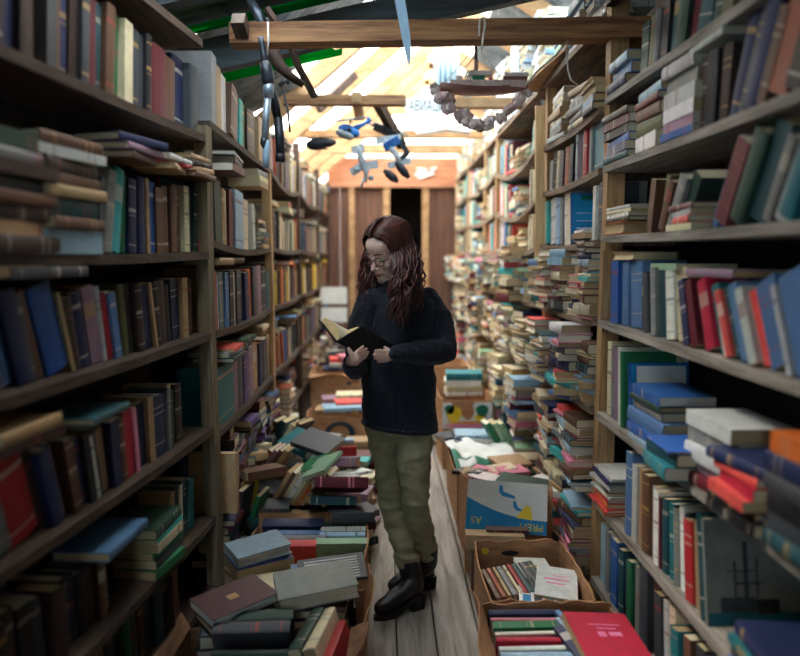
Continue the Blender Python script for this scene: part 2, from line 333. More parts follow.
def fill(p, s0, s1, pal, dh=.21, lean=0, tmin=.014, tmax=.038, gap=.04):
    s = s0; ln = lean
    while s < s1:
        T = U(tmin, tmax)
        if s + T > s1: break
        if R_() < .12: ln = lean + U(-8, 8)
        stand(p, s + T / 2, T * .97, dh * U(.84, 1.1), pick(pal), ln); s += T
        if R_() < gap: s += U(.01, .03)
def pile_row(p, s0, s1, pal, zmax, face=('spine', 'pages', 'near'), wmin=.16, wmax=.25, jy=7, q=(-.04, .05), hmin=.4):   # a row of lying stacks
    s = s0
    while s < s1 - .1:
        L = U(wmin, wmax); n = 0; zz = p.z(s + L / 2); top = zz + zmax * U(hmin, 1); its = []; fc = pick(face)
        while zz < top:
            T = U(.012, .045); its.append((pick(pal), T, L * U(.88, 1.04), U(.12, .16), fc if R_() < .75 else pick(face))); zz += T
        stack(p, s + L / 2, its, q=U(*q), jy=jy); s += L + U(.0, .03)
PALE = ['white', 'cream', 'cream', 'tan', 'pale blue', 'pale grey', 'white', 'teal', 'coral', 'steel blue', 'turquoise', 'pink', 'pale green', 'tan', 'grey', 'maroon', 'navy', 'brown', 'cream']
MIX = ['white', 'cream', 'tan', 'tan', 'grey', 'teal', 'navy', 'maroon', 'steel blue', 'dark green', 'brown', 'rust', 'pale grey', 'black', 'dark teal', 'red', 'cream', 'mauve', 'dark grey', 'pale blue', 'cream']
DARKS = ['dark grey', 'navy', 'dark brown', 'brown', 'dark green', 'maroon', 'black', 'dark teal', 'tan', 'grey', 'steel blue', 'olive', 'mauve', 'rust']

# ------------------------------------------------------------------ bookcases
ORDN = ['top', 'second', 'third', 'fourth', 'fifth', 'sixth', 'bottom']
def bookcase(fr, s0, s1, zs, sags, depth, posts, label, m_shelf, m_post, words, ztop, group='bookcases along the aisle', back=True):
    c = fr.pt((s0 + s1) / 2, depth / 2, 0); t = thing('bookcase', label, 'bookcase', c, group); pl = []
    for i, z in enumerate(zs):
        mb = MB(); n = 12; top = []; sg = sags[i] if hasattr(sags, '__len__') else sags
        vs = []
        for k in range(n + 1):
            u = k / n; s = s0 + (s1 - s0) * u; dz = -sg * 4 * u * (1 - u); w = .005 * noise.noise(V((s * 3, z * 7, fr.inn.x)))
            for q, h in ((-.004 + w, -.028), (-.004 + w, 0), (depth, 0), (depth, -.028)): vs.append(fr.pt(s, q, z + dz + h))
        fs = [(k * 4 + j, k * 4 + (j + 1) % 4, (k + 1) * 4 + (j + 1) % 4, (k + 1) * 4 + j) for k in range(n) for j in range(4)] + [(0, 3, 2, 1), (n * 4, n * 4 + 1, n * 4 + 2, n * 4 + 3)]
        mb.add(vs, fs); part(mb, 'shelf', m_shelf, t)
        nm = ORDN[i] if i < len(zs) - 1 else 'bottom'
        pl.append(Place(fr, z, s0, s1, f'{nm} shelf of {words}', f'books on the {nm} shelf of the {words}', sg, depth))
    for s, q, w, d, zt in posts:
        mb = MB(); a = [fr.pt(s + i, q + j, 0) for i, j in ((0, 0), (0, d), (w, d), (w, 0))]
        n = 8; vs = []
        for k in range(n + 1): vs += [V((p.x + .004 * math.sin(k * .9 + s), p.y, zt * k / n)) for p in a]
        mb.add(vs, [(k * 4 + j, k * 4 + (j + 1) % 4, k * 4 + 4 + (j + 1) % 4, k * 4 + 4 + j) for k in range(n) for j in range(4)] + [(3, 2, 1, 0), (n * 4, n * 4 + 1, n * 4 + 2, n * 4 + 3)])
        part(mb, 'post', m_post, t)
    if back:
        mb = MB(); a, b, c2, d2 = fr.pt(s0, depth, 0), fr.pt(s1, depth, 0), fr.pt(s1, depth + .015, 0), fr.pt(s0, depth + .015, 0)
        up = V((0, 0, ztop)); mb.add([a, b, c2, d2, a + up, b + up, c2 + up, d2 + up], [(0, 1, 2, 3), (7, 6, 5, 4), (0, 4, 5, 1), (1, 5, 6, 2), (2, 6, 7, 3), (3, 7, 4, 0)]); part(mb, 'back_panel', M['backboard'], t)
    return pl
LZ = [2.03, 1.57, 1.21, .80, .44, .10]
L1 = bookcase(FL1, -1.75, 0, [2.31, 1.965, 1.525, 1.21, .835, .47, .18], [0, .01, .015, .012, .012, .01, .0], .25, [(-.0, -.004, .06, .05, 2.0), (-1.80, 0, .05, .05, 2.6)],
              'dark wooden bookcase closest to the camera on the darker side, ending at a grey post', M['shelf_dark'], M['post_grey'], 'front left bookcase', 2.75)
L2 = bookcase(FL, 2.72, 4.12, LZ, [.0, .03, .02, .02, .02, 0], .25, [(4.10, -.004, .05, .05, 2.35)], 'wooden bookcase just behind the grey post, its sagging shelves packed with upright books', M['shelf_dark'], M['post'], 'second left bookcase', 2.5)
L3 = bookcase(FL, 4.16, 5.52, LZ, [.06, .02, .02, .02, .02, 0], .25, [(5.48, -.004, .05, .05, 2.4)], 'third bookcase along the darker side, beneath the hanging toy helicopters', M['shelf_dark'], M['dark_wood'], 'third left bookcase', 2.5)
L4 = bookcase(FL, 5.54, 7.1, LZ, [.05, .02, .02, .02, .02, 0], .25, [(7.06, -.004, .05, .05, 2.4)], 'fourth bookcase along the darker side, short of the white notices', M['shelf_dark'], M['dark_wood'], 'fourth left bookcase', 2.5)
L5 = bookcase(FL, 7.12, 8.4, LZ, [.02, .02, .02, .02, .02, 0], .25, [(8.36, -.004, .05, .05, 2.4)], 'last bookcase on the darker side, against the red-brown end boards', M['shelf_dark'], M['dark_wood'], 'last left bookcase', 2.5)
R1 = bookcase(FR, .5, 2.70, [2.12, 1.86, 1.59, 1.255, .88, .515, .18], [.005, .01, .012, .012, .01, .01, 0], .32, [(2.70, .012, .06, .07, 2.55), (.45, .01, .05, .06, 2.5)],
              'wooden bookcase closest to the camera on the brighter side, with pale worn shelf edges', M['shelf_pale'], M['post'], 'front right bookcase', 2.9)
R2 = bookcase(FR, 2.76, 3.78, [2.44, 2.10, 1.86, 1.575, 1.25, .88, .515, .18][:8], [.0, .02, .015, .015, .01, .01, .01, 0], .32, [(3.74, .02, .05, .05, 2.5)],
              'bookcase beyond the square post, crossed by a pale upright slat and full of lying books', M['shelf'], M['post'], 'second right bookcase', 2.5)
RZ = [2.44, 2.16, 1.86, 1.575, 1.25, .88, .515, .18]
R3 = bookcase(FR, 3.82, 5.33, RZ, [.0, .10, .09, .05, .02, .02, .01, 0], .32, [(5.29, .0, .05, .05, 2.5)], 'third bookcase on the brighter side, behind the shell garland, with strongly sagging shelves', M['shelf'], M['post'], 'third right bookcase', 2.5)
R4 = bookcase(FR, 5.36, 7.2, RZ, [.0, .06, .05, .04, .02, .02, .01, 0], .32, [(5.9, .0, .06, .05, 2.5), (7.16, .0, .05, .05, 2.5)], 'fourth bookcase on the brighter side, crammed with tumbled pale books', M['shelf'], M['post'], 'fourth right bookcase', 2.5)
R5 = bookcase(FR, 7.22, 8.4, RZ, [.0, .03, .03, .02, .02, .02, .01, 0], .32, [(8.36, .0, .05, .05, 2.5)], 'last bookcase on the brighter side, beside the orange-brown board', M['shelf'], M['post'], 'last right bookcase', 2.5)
for pl in (R2, R3, R4, R5):                        # these have one board more on top
    w = pl[0].desc.split(' of ')[1]
    for i, n in enumerate(['top', 'second', 'third', 'fourth', 'fifth', 'sixth', 'seventh', 'bottom']): pl[i].desc = f'{n} shelf of {w}'; pl[i].group = f'books on the {n} shelf of the {w}'
# ------------------------------------------------------------------ what stands on the shelves
# front left bookcase
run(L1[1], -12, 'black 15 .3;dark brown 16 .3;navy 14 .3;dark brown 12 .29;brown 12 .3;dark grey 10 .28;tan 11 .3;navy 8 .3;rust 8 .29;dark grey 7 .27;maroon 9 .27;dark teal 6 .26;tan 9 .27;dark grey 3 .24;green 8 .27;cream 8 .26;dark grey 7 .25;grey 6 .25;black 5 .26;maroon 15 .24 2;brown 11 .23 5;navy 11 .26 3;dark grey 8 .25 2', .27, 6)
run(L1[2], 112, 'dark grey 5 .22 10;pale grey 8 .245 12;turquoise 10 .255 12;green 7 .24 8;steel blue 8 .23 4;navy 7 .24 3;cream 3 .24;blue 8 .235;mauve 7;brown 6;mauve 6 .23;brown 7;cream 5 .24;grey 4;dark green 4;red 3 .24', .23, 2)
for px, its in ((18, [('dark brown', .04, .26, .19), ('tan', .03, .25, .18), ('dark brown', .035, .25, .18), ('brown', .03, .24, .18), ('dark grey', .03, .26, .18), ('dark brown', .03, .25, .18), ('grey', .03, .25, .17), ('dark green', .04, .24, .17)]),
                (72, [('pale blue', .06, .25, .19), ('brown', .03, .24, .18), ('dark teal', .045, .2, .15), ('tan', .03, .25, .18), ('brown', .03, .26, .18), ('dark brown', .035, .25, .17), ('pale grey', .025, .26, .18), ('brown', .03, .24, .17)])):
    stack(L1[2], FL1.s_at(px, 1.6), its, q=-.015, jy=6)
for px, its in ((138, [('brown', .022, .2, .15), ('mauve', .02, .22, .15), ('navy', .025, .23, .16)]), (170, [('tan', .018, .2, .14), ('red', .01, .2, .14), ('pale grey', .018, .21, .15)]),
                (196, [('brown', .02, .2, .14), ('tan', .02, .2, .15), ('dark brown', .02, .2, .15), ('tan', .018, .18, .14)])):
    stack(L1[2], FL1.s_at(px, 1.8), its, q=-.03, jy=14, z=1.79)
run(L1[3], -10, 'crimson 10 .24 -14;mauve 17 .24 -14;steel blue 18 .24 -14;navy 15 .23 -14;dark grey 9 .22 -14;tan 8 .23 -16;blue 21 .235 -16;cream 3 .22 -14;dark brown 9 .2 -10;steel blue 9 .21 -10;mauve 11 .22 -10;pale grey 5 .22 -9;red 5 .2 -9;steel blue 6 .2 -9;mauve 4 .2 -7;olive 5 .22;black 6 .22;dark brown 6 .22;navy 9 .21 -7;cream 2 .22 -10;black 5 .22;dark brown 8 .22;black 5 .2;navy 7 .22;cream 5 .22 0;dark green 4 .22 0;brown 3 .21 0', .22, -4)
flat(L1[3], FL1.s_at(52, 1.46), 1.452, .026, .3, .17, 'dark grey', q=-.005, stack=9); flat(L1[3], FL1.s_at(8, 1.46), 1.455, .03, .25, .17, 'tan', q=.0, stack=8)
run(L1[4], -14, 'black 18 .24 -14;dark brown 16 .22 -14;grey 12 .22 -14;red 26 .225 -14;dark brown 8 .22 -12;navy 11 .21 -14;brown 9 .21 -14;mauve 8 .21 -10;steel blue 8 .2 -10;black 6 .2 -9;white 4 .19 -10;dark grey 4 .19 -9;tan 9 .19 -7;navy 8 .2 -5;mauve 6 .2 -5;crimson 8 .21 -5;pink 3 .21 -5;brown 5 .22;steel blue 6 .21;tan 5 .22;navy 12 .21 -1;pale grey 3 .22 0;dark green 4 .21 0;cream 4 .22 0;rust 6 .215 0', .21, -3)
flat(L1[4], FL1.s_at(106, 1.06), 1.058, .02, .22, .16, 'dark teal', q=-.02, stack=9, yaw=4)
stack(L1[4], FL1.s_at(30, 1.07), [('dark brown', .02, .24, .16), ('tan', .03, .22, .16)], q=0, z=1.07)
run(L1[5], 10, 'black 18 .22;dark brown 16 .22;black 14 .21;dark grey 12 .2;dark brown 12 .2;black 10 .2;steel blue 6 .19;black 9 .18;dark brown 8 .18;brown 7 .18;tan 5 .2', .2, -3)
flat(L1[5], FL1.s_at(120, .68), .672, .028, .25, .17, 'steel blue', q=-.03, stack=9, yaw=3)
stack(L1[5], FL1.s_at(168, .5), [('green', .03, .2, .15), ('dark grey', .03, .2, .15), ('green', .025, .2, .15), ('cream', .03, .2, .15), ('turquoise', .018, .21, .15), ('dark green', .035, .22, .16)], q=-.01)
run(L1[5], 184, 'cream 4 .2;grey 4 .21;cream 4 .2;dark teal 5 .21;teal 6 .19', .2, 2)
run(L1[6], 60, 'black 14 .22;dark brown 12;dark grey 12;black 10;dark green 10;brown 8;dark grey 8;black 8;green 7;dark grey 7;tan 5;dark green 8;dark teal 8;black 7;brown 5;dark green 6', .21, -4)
# second left bookcase
run(L2[0], 215, 'grey 5 .29;cream 4 .28;tan 5 .28;white 5 .27;brown 7 .24 14;blue 4 .25 6;turquoise 3 .24 6;green 4 .24 5;dark brown 6 .23;dark grey 4;tan 4;steel blue 4', .25, 2)
run(L2[1], 212, 'dark teal 2 .27;dark grey 2 .25;red 6 .28;dark green 6 .27;tan 3 .25;cream 3 .25;maroon 4 .26;pale blue 9 .27;cream 7 .25 2;grey 4 .24;white 2 .24 -8;dark green 3 .22 -8', .25, 0)
stack(L2[1], FL.s_at(264.5, 1.6), [(c, .022, .2, .14) for c in ('tan', 'dark grey', 'brown', 'dark teal', 'cream', 'dark grey', 'tan')], q=0)
for s, its in ((2.95, [('brown', .03, .24, .18), ('dark brown', .03, .25, .18), ('pale grey', .012, .3, .2)]), (3.55, [('tan', .03, .22, .16), ('cream', .025, .22, .16), ('grey', .03, .22, .15)])):
    stack(L2[1], s, its, q=-.06, z=1.57 + .285)
run(L2[2], 214, 'tan 3 .25;rust 4 .24;pale blue 4 .23;grey 4 .24;steel blue 3 .24;black 4 .25;cream 1.5 .24;black 3 .24;dark grey 4 .25;black 4 .24;navy 4;orange 4 .25;dark grey 4 .26;mauve 4 .26;black 4 .25;dark teal 4 .22;grey 3', .24, -2)
stack(L2[2], 2.93, [('tan', .03, .24, .16)], q=0, z=1.47); stack(L2[2], 3.25, [('brown', .025, .2, .16)], q=0, z=1.475)
run(L2[3], 222, 'teal 17 .255 0;mauve 4 .25;dark grey 5 .24;violet 5 .25;mauve 5 .26;tan 5 .26;navy 4 .24;dark grey 4 .24;tan 3 .25;grey 3 .24;rust 3 .27', .25, -1)
stack(L2[3], 2.98, [('dark green', .02, .26, .18), ('pale blue', .02, .24, .17), ('coral', .014, .22, .17)], q=-.03, z=1.06)
stack(L2[3], 3.3, [('black', .03, .24, .17), ('dark green', .025, .25, .18)], q=-.02, z=1.065); stack(L2[3], 3.8, [('rust', .03, .2, .15), ('cream', .02, .2, .15)], q=-.01, z=1.075)
stand(L2[4], 2.78, .045, .25, 'tan', 4, -.06, .2); stand(L2[4], 2.835, .03, .22, 'teal', 4, -.03, .18)
DK2 = ['navy', 'violet', 'dark brown', 'navy', 'dark teal', 'maroon', 'steel blue', 'dark grey', 'mauve']
pile_row(L2[4], 2.88, 4.08, DK2, .3, ('spine', 'near'), hmin=.7, q=(-.03, .02)); pile_row(L2[5], 2.75, 4.08, DK2, .3, ('spine',), hmin=.6)
# the farther left bookcases
for B, s0, s1 in ((L3, 4.18, 5.46), (L4, 5.56, 7.04), (L5, 7.14, 8.34)):
    for i, p in enumerate(B[:5]):
        pal = [DARKS + ['cream', 'white', 'tan'], ['cream', 'tan', 'grey', 'dark teal', 'dark grey', 'tan', 'grey', 'rust', 'brown', 'dark brown', 'navy'], ['navy', 'cream', 'yellow', 'tan', 'dark green', 'orange', 'brown', 'dark grey', 'dark brown', 'black'], DARKS + ['cream', 'steel blue'], DARKS + ['cream', 'white', 'coral']][i]
        m = s0 + (s1 - s0) * U(.55, .8)
        if i < 4:
            fill(p, s0, m, pal, .235, U(-4, 4), .02, .045); fill(p, m + .01, s1, pal, .23, U(-5, 5), .02, .045)
            pile_row(p, s0 + U(0, .2), s1 - U(.1, .3), pal, .09, ('spine', 'pages', 'near'), q=(-.05, .03)) if False else None
            for k in range(3):
                s = s0 + (s1 - s0) * (k + U(.2, .8)) / 3; stack(p, s, [(pick(pal), U(.015, .03), .2, .15) for _ in range(random.choice([1, 2, 3]))], q=U(-.03, .02), z=p.z(s) + .262)
        else: pile_row(p, s0, s1, pal, .3, hmin=.5)
    if B is L3: pile_row(B[5], s0, s1, MIX, .28)
# front right bookcase
p = R1[0]; stack(p, 2.56, [('navy', .035, .2, .15), ('steel blue', .04, .2, .15), ('pale blue', .035, .2, .15)], q=.0, jy=3)
run(p, 634, 'dark green 7 .17 -4;olive 6 .17 -6;dark grey 7 .17 -6;black 7 .18 -6;dark teal 8 .19 -8;dark green 10 .2 -12;maroon 8 .2 -14;dark teal 14 .22 -14;dark green 14 .22 -14;olive 12 .2 -14;black 14 .22 -14;dark teal 16 .22 -12', .2, -8)
flat(p, 2.05, 2.3, .02, .26, .18, 'teal', q=-.02, stack=9)
p = R1[1]; stack(p, 2.56, [('dark teal', .026, .24, .16), ('navy', .03, .24, .16), ('blue', .03, .25, .16), ('black', .032, .25, .17), ('maroon', .03, .25, .17), ('dark brown', .028, .25, .17)], q=-.005, jy=3)
stack(p, 2.27, [('white', .05, .2, .14), ('olive', .05, .19, .14), ('brown', .042, .2, .14), ('maroon', .025, .22, .15), ('pale blue', .032, .22, .17)], q=.0, jy=4)
stack(p, 2.03, [('blue', .022, .2, .15), ('mauve', .03, .2, .15), ('white', .04, .2, .15), ('pale grey', .045, .2, .15), ('grey', .045, .2, .15), ('pale grey', .04, .2, .16)], q=.0, jy=4)
run(p, 690, 'dark brown 8 .2 -2;black 10 .2 -2;dark brown 9 .2 -3', .2); stack(p, 1.86, [('pale grey', .018, .2, .16)], q=0, z=2.065)
run(p, 718, 'navy 10 .25 -20;dark grey 9 .25 -22;navy 12 .25 -22;brown 9 .21 -24;rust 22 .24 -24;dark brown 16 .22 -22;navy 18 .24 -20', .24)
p = R1[2]; stack(p, 2.55, [('orange', .045, .2, .16, 'pages'), ('black', .018, .24, .17), ('white', .012, .26, .17), ('cream', .014, .26, .17), ('pale grey', .012, .26, .17)], q=0)
run(p, 644, 'brown 5 .17 -10;olive 6 .18 -14;brown 6 .16 -26;grey 7 .17 -30;dark green 8 .17 -32', .18)
stack(p, 1.98, [('cream', .02, .2, .15), ('coral', .02, .2, .14), ('pale grey', .016, .2, .15), ('maroon', .018, .2, .14)], q=.0, jy=14)
run(p, 704, 'steel blue 6 .18 -30;maroon 12 .22 -28;dark green 14 .23 -28;dark teal 16 .235 -27;grey 9 .2 -27;pale grey 11 .22 -26;teal 15 .23 -25;dark green 18 .24 -24;dark teal 20 .24 -22', .22)
p = R1[3]
run(p, 602, 'blue 6 .235 2;blue 7 .235 3;steel blue 7 .235 4;steel blue 11 .235 5;dark brown 5 .2 10;dark grey 5 .2 10;black 5 .2 10;grey 5 .22 8;dark teal 7 .22 6;white 8 .215 8;cream 13 .215 15;navy 6 .195 18;maroon 7 .195 20;black 5 .195 21;crimson 9 .2 22;teal 8 .19 23;white 4 .18 24;coral 6 .18 25;dark teal 9 .19 26;steel blue 10 .2 26;pale grey 8 .195 26;coral 8 .19 27;steel blue 21 .21 26;pale grey 5 .21 25;steel blue 28 .225 24;navy 24 .23 22', .2)
flat(p, 2.14, 1.462, .02, .24, .18, 'pale green', q=.02, stack=9, yaw=-4); flat(p, 1.87, 1.447, .022, .24, .18, 'mauve', q=.03, stack=8, yaw=4)
flat(p, 2.5, 1.492, .03, .2, .17, 'tan', face='pages', q=.01, stack=7)
p = R1[4]
run(p, 599, 'cream 5 .29 3;grey 4 .28 3;mauve 5 .28 4;white 4 .29 5;green 3 .28 6', .28)
stand(p, 2.44, .012, .27, 'cream', 8, .02, .24); b_blue = stand(p, 2.405, .016, .245, 'blue', 9, .03, .22, extra='blockcover', plain=True)
stack(p, 2.19, [('pale blue', .03, .27, .19), ('blue', .03, .3, .2), ('steel blue', .05, .29, .19), ('grey', .03, .25, .18), ('dark green', .02, .25, .18), ('blue', .03, .25, .18)], q=-.0, jy=3)
stack(p, 1.93, [('teal', .042, .19, .15), ('dark teal', .04, .19, .15), ('blue', .008, .19, .15)], q=-.06, jy=5)
stack(p, 1.76, [('maroon', .035, .18, .15), ('mauve', .03, .18, .15), ('pale grey', .05, .24, .17), ('grey', .045, .24, .17), ('pale grey', .04, .24, .17)], q=-.0, jy=5)
stack(p, 1.57, [('black', .025, .2, .16), ('black', .02, .2, .15), ('coral', .028, .18, .14), ('crimson', .03, .18, .14), ('coral', .022, .18, .14), ('navy', .028, .21, .16)], q=-.03, jy=10)
stack(p, 1.34, [('dark teal', .035, .2, .16), ('dark grey', .04, .2, .16), ('black', .045, .2, .16), ('dark grey', .04, .21, .16), ('navy', .045, .21, .16), ('orange', .045, .2, .15)], q=-.02, jy=6)
p = R1[5]
stack(p, 2.6, [('orange', .012, .2, .15), ('coral', .014, .2, .15), ('orange', .02, .21, .15), ('crimson', .014, .2, .14), ('white', .01, .2, .15), ('cream', .012, .2, .15), ('dark grey', .012, .2, .15), ('white', .012, .21, .15), ('pale blue', .012, .21, .15), ('navy', .01, .21, .15), ('white', .012, .21, .15)], q=-.01, jy=6)
run(p, 622, 'steel blue 6 .3 2;pale grey 5 .27 3;tan 4 .27 3;brown 7 .265 4;pale grey 4 .24 5;white 5 .24 5;maroon 2 .23 5;dark teal 6 .235 6;teal 5 .235 6;grey 5 .23 7;white 5 .25 7;dark grey 4 .24 8;red 8 .235 9;tan 7 .25 9;olive 5 .28 10', .25)
sx_ = FR.s_at(697, .56); stand(p, sx_ - .014, .026, .29, 'dark teal', 11, .01, .27); b_ship = stand(p, sx_ - .037, .012, .285, 'grey', 11, .012, .28, extra='shipcover', plain=True)
stack(p, 1.42, [('dark teal', .03, .2, .16), ('blue', .012, .24, .18), ('dark grey', .03, .22, .17), ('teal', .02, .24, .18), ('navy', .035, .22, .17)], q=-.04, jy=8)
p = R1[6]
run(p, 594, 'pale blue 6 .24 2;grey 4 .24 3;pale grey 4 .25 3;blue 6 .25 3;dark teal 5 .24 4;navy 4 .22 4;green 5 .24 4;grey 6 .24 4', .24)
run(p, 634, 'dark grey 9 .27 5;brown 7 .27 6;dark grey 6 .24 6;pale grey 5 .24 7;cream 6 .24 7;teal 8 .2 8;grey 5 .2 8;brown 7 .22 8;dark grey 9 .22 8;navy 8 .22 8', .24)
# second right bookcase
BLUES = ['pale blue', 'steel blue', 'pale grey', 'dark teal', 'white', 'pale green', 'grey', 'pale blue']
pile_row(R2[0], 2.8, 3.7, BLUES, .24, ('spine', 'near'), hmin=.8, jy=5, q=(-.02, .03))
WH = ['cream', 'white', 'pale grey', 'tan', 'white', 'cream', 'dark grey']
stack(R2[1], 3.45, [(pick(WH), U(.02, .035), .26, .2) for _ in range(8)], q=-.01); stack(R2[1], 3.1, [(pick(WH), U(.02, .035), .25, .19) for _ in range(6)], q=.0, jy=8)
stack(R2[1], 2.86, [('dark grey', .03, .18, .15), ('steel blue', .03, .2, .15), ('tan', .03, .2, .15, 'pages'), ('tan', .03, .2, .15, 'pages')], q=-.03)
run(R2[2], 544, 'pale grey 3 .16;black 5 .19 -8;cream 2 .19 -8;dark grey 5 .18 -6;rust 4 .19;black 4 .19 -4;dark teal 6 .2 -4;pale grey 2 .21 0;crimson 4 .235 0;red 4 .24 0;grey 3 .23 0;teal 10 .24 1', .2)
run(R2[3], 541, 'turquoise 4 .23 6;white 5 .24 6;pale blue 4 .24 6;grey 3 .24 5;white 5 .25 5;cream 4 .25 5;pale grey 3 .25 6;gap 3', .24)
b_blue2 = stand(R2[3], 3.15, .012, .24, 'blue', 8, .0, .24, extra='linecover', plain=True)
run(R2[3], 588, 'white 3 .23 0;grey 4 .24 0;dark grey 3 .23 0', .24); stack(R2[3], 3.02, [('dark grey', .02, .2, .15), ('tan', .025, .2, .15), ('white', .012, .2, .15)], q=0)
LOWP = ['cream', 'tan', 'tan', 'dark teal', 'steel blue', 'brown', 'coral', 'pale blue', 'white', 'dark grey', 'navy', 'turquoise', 'pink', 'maroon', 'cream', 'grey']
pile_row(R2[4], 2.78, 3.74, LOWP, .3, ('spine', 'spine', 'pages', 'near'), hmin=.85, q=(-.07, .03), jy=13)
pile_row(R2[5], 2.78, 3.76, LOWP, .3, ('spine', 'spine', 'pages', 'near'), hmin=.75, q=(-.11, -.01), jy=20)
pile_row(R2[6], 2.78, 3.76, LOWP, .33, ('spine', 'spine', 'near'), hmin=.75, q=(-.08, 0), jy=8)
pile_row(R2[7], 2.78, 3.76, LOWP, .3, ('spine', 'pages', 'near'), hmin=.6, q=(-.08, .02), jy=10)
# third to last right bookcases
for B, s0, s1 in ((R3, 3.84, 5.27), (R4, 5.38, 7.14), (R5, 7.24, 8.36)):
    pile_row(B[0], s0, s1, ['white', 'cream', 'white', 'pale grey', 'pale blue'], .5 if B is R3 else .3, ('spine', 'pages', 'near'), hmin=.8, q=(-.03, .03))
    for i in (1, 2, 3):
        p = B[i]; m1, m2 = s0 + (s1 - s0) * U(.25, .4), s0 + (s1 - s0) * U(.6, .75)
        fill(p, s0, m1, PALE, .22, U(-6, 8), .012, .035); pile_row(p, m1 + .02, m2, PALE, .2, q=(-.04, .02)); fill(p, m2 + .02, s1, PALE, .23, U(-6, 8), .014, .04)
        if i == 1: pass
    for i in (4, 5, 6):
        pile_row(B[i], s0, s1, PALE, .31, hmin=.7, q=(-.12, -.0), jy=16, wmin=.15, wmax=.24)
    if B is R3: pile_row(B[7], s0, s1, PALE, .3, q=(-.08, .0))
# ------------------------------------------------------------------ boxes and books on the floor
def lay(place, x, y, z, T, L, Wd, col, yaw, rx=0, ry=0, label=None, **kw):    # lying loose: (x, y) centre, z underside, yaw of its long side
    a = math.radians(yaw); h = V((math.cos(a), math.sin(a), 0)); t = V((0, 0, 1)); w = t.cross(h)
    Rr = Matrix.Rotation(math.radians(rx), 3, h) @ Matrix.Rotation(math.radians(ry), 3, w); h, w, t = Rr @ h, Rr @ w, Rr @ t
    o = V((x, y, 0)) - w * Wd / 2 - h * L / 2
    mx = rest(basis(w, t, h, o), Wd, L, T, z); return book(place, mx, Wd, L, T, col, 'loose', y, label=label, **kw)
def layp(place, px, py, ztop, T, L, Wd, col, yaw, rx=0, ry=0, **kw):
    c = onZ(px, py, ztop); return lay(place, c.x, c.y, ztop - T, T, L, Wd, col, yaw, rx, ry, **kw)
def spine_up(place, x, y, ztop, T, L, Wd, col, yaw, lean=0, **kw):            # in a box, spine upwards; yaw of the long side
    a = math.radians(yaw); h = V((math.cos(a), math.sin(a), 0)); w = V((0, 0, -1)); t = h.cross(w)
    Rr = Matrix.Rotation(math.radians(lean), 3, h); w, t = Rr @ w, Rr @ t
    o = V((x, y, ztop)) - h * L / 2; return book(place, basis(w, t, h, o), Wd, L, T, col, 'loose', y, **kw)
def upright_at(place, x, y, z, T, H, Wd, col, yaw, lean=0, **kw):             # standing loose; yaw of the direction from spine to cut pages
    a = math.radians(yaw); w = V((math.cos(a), math.sin(a), 0)); t = V((-w.y, w.x, 0)); up = V((0, 0, 1))
    Rr = Matrix.Rotation(math.radians(lean), 3, w); t, up = Rr @ t, Rr @ up
    if w.cross(t).dot(up) < 0: t = -t
    mx = rest(basis(w, t, up, V((x, y, 0)) - w * Wd / 2), Wd, H, T, z); return book(place, mx, Wd, H, T, col, 'loose', y, **kw)
def ppile(desc, group):
    p = Place(None, 0, 0, 1, desc, group); return p
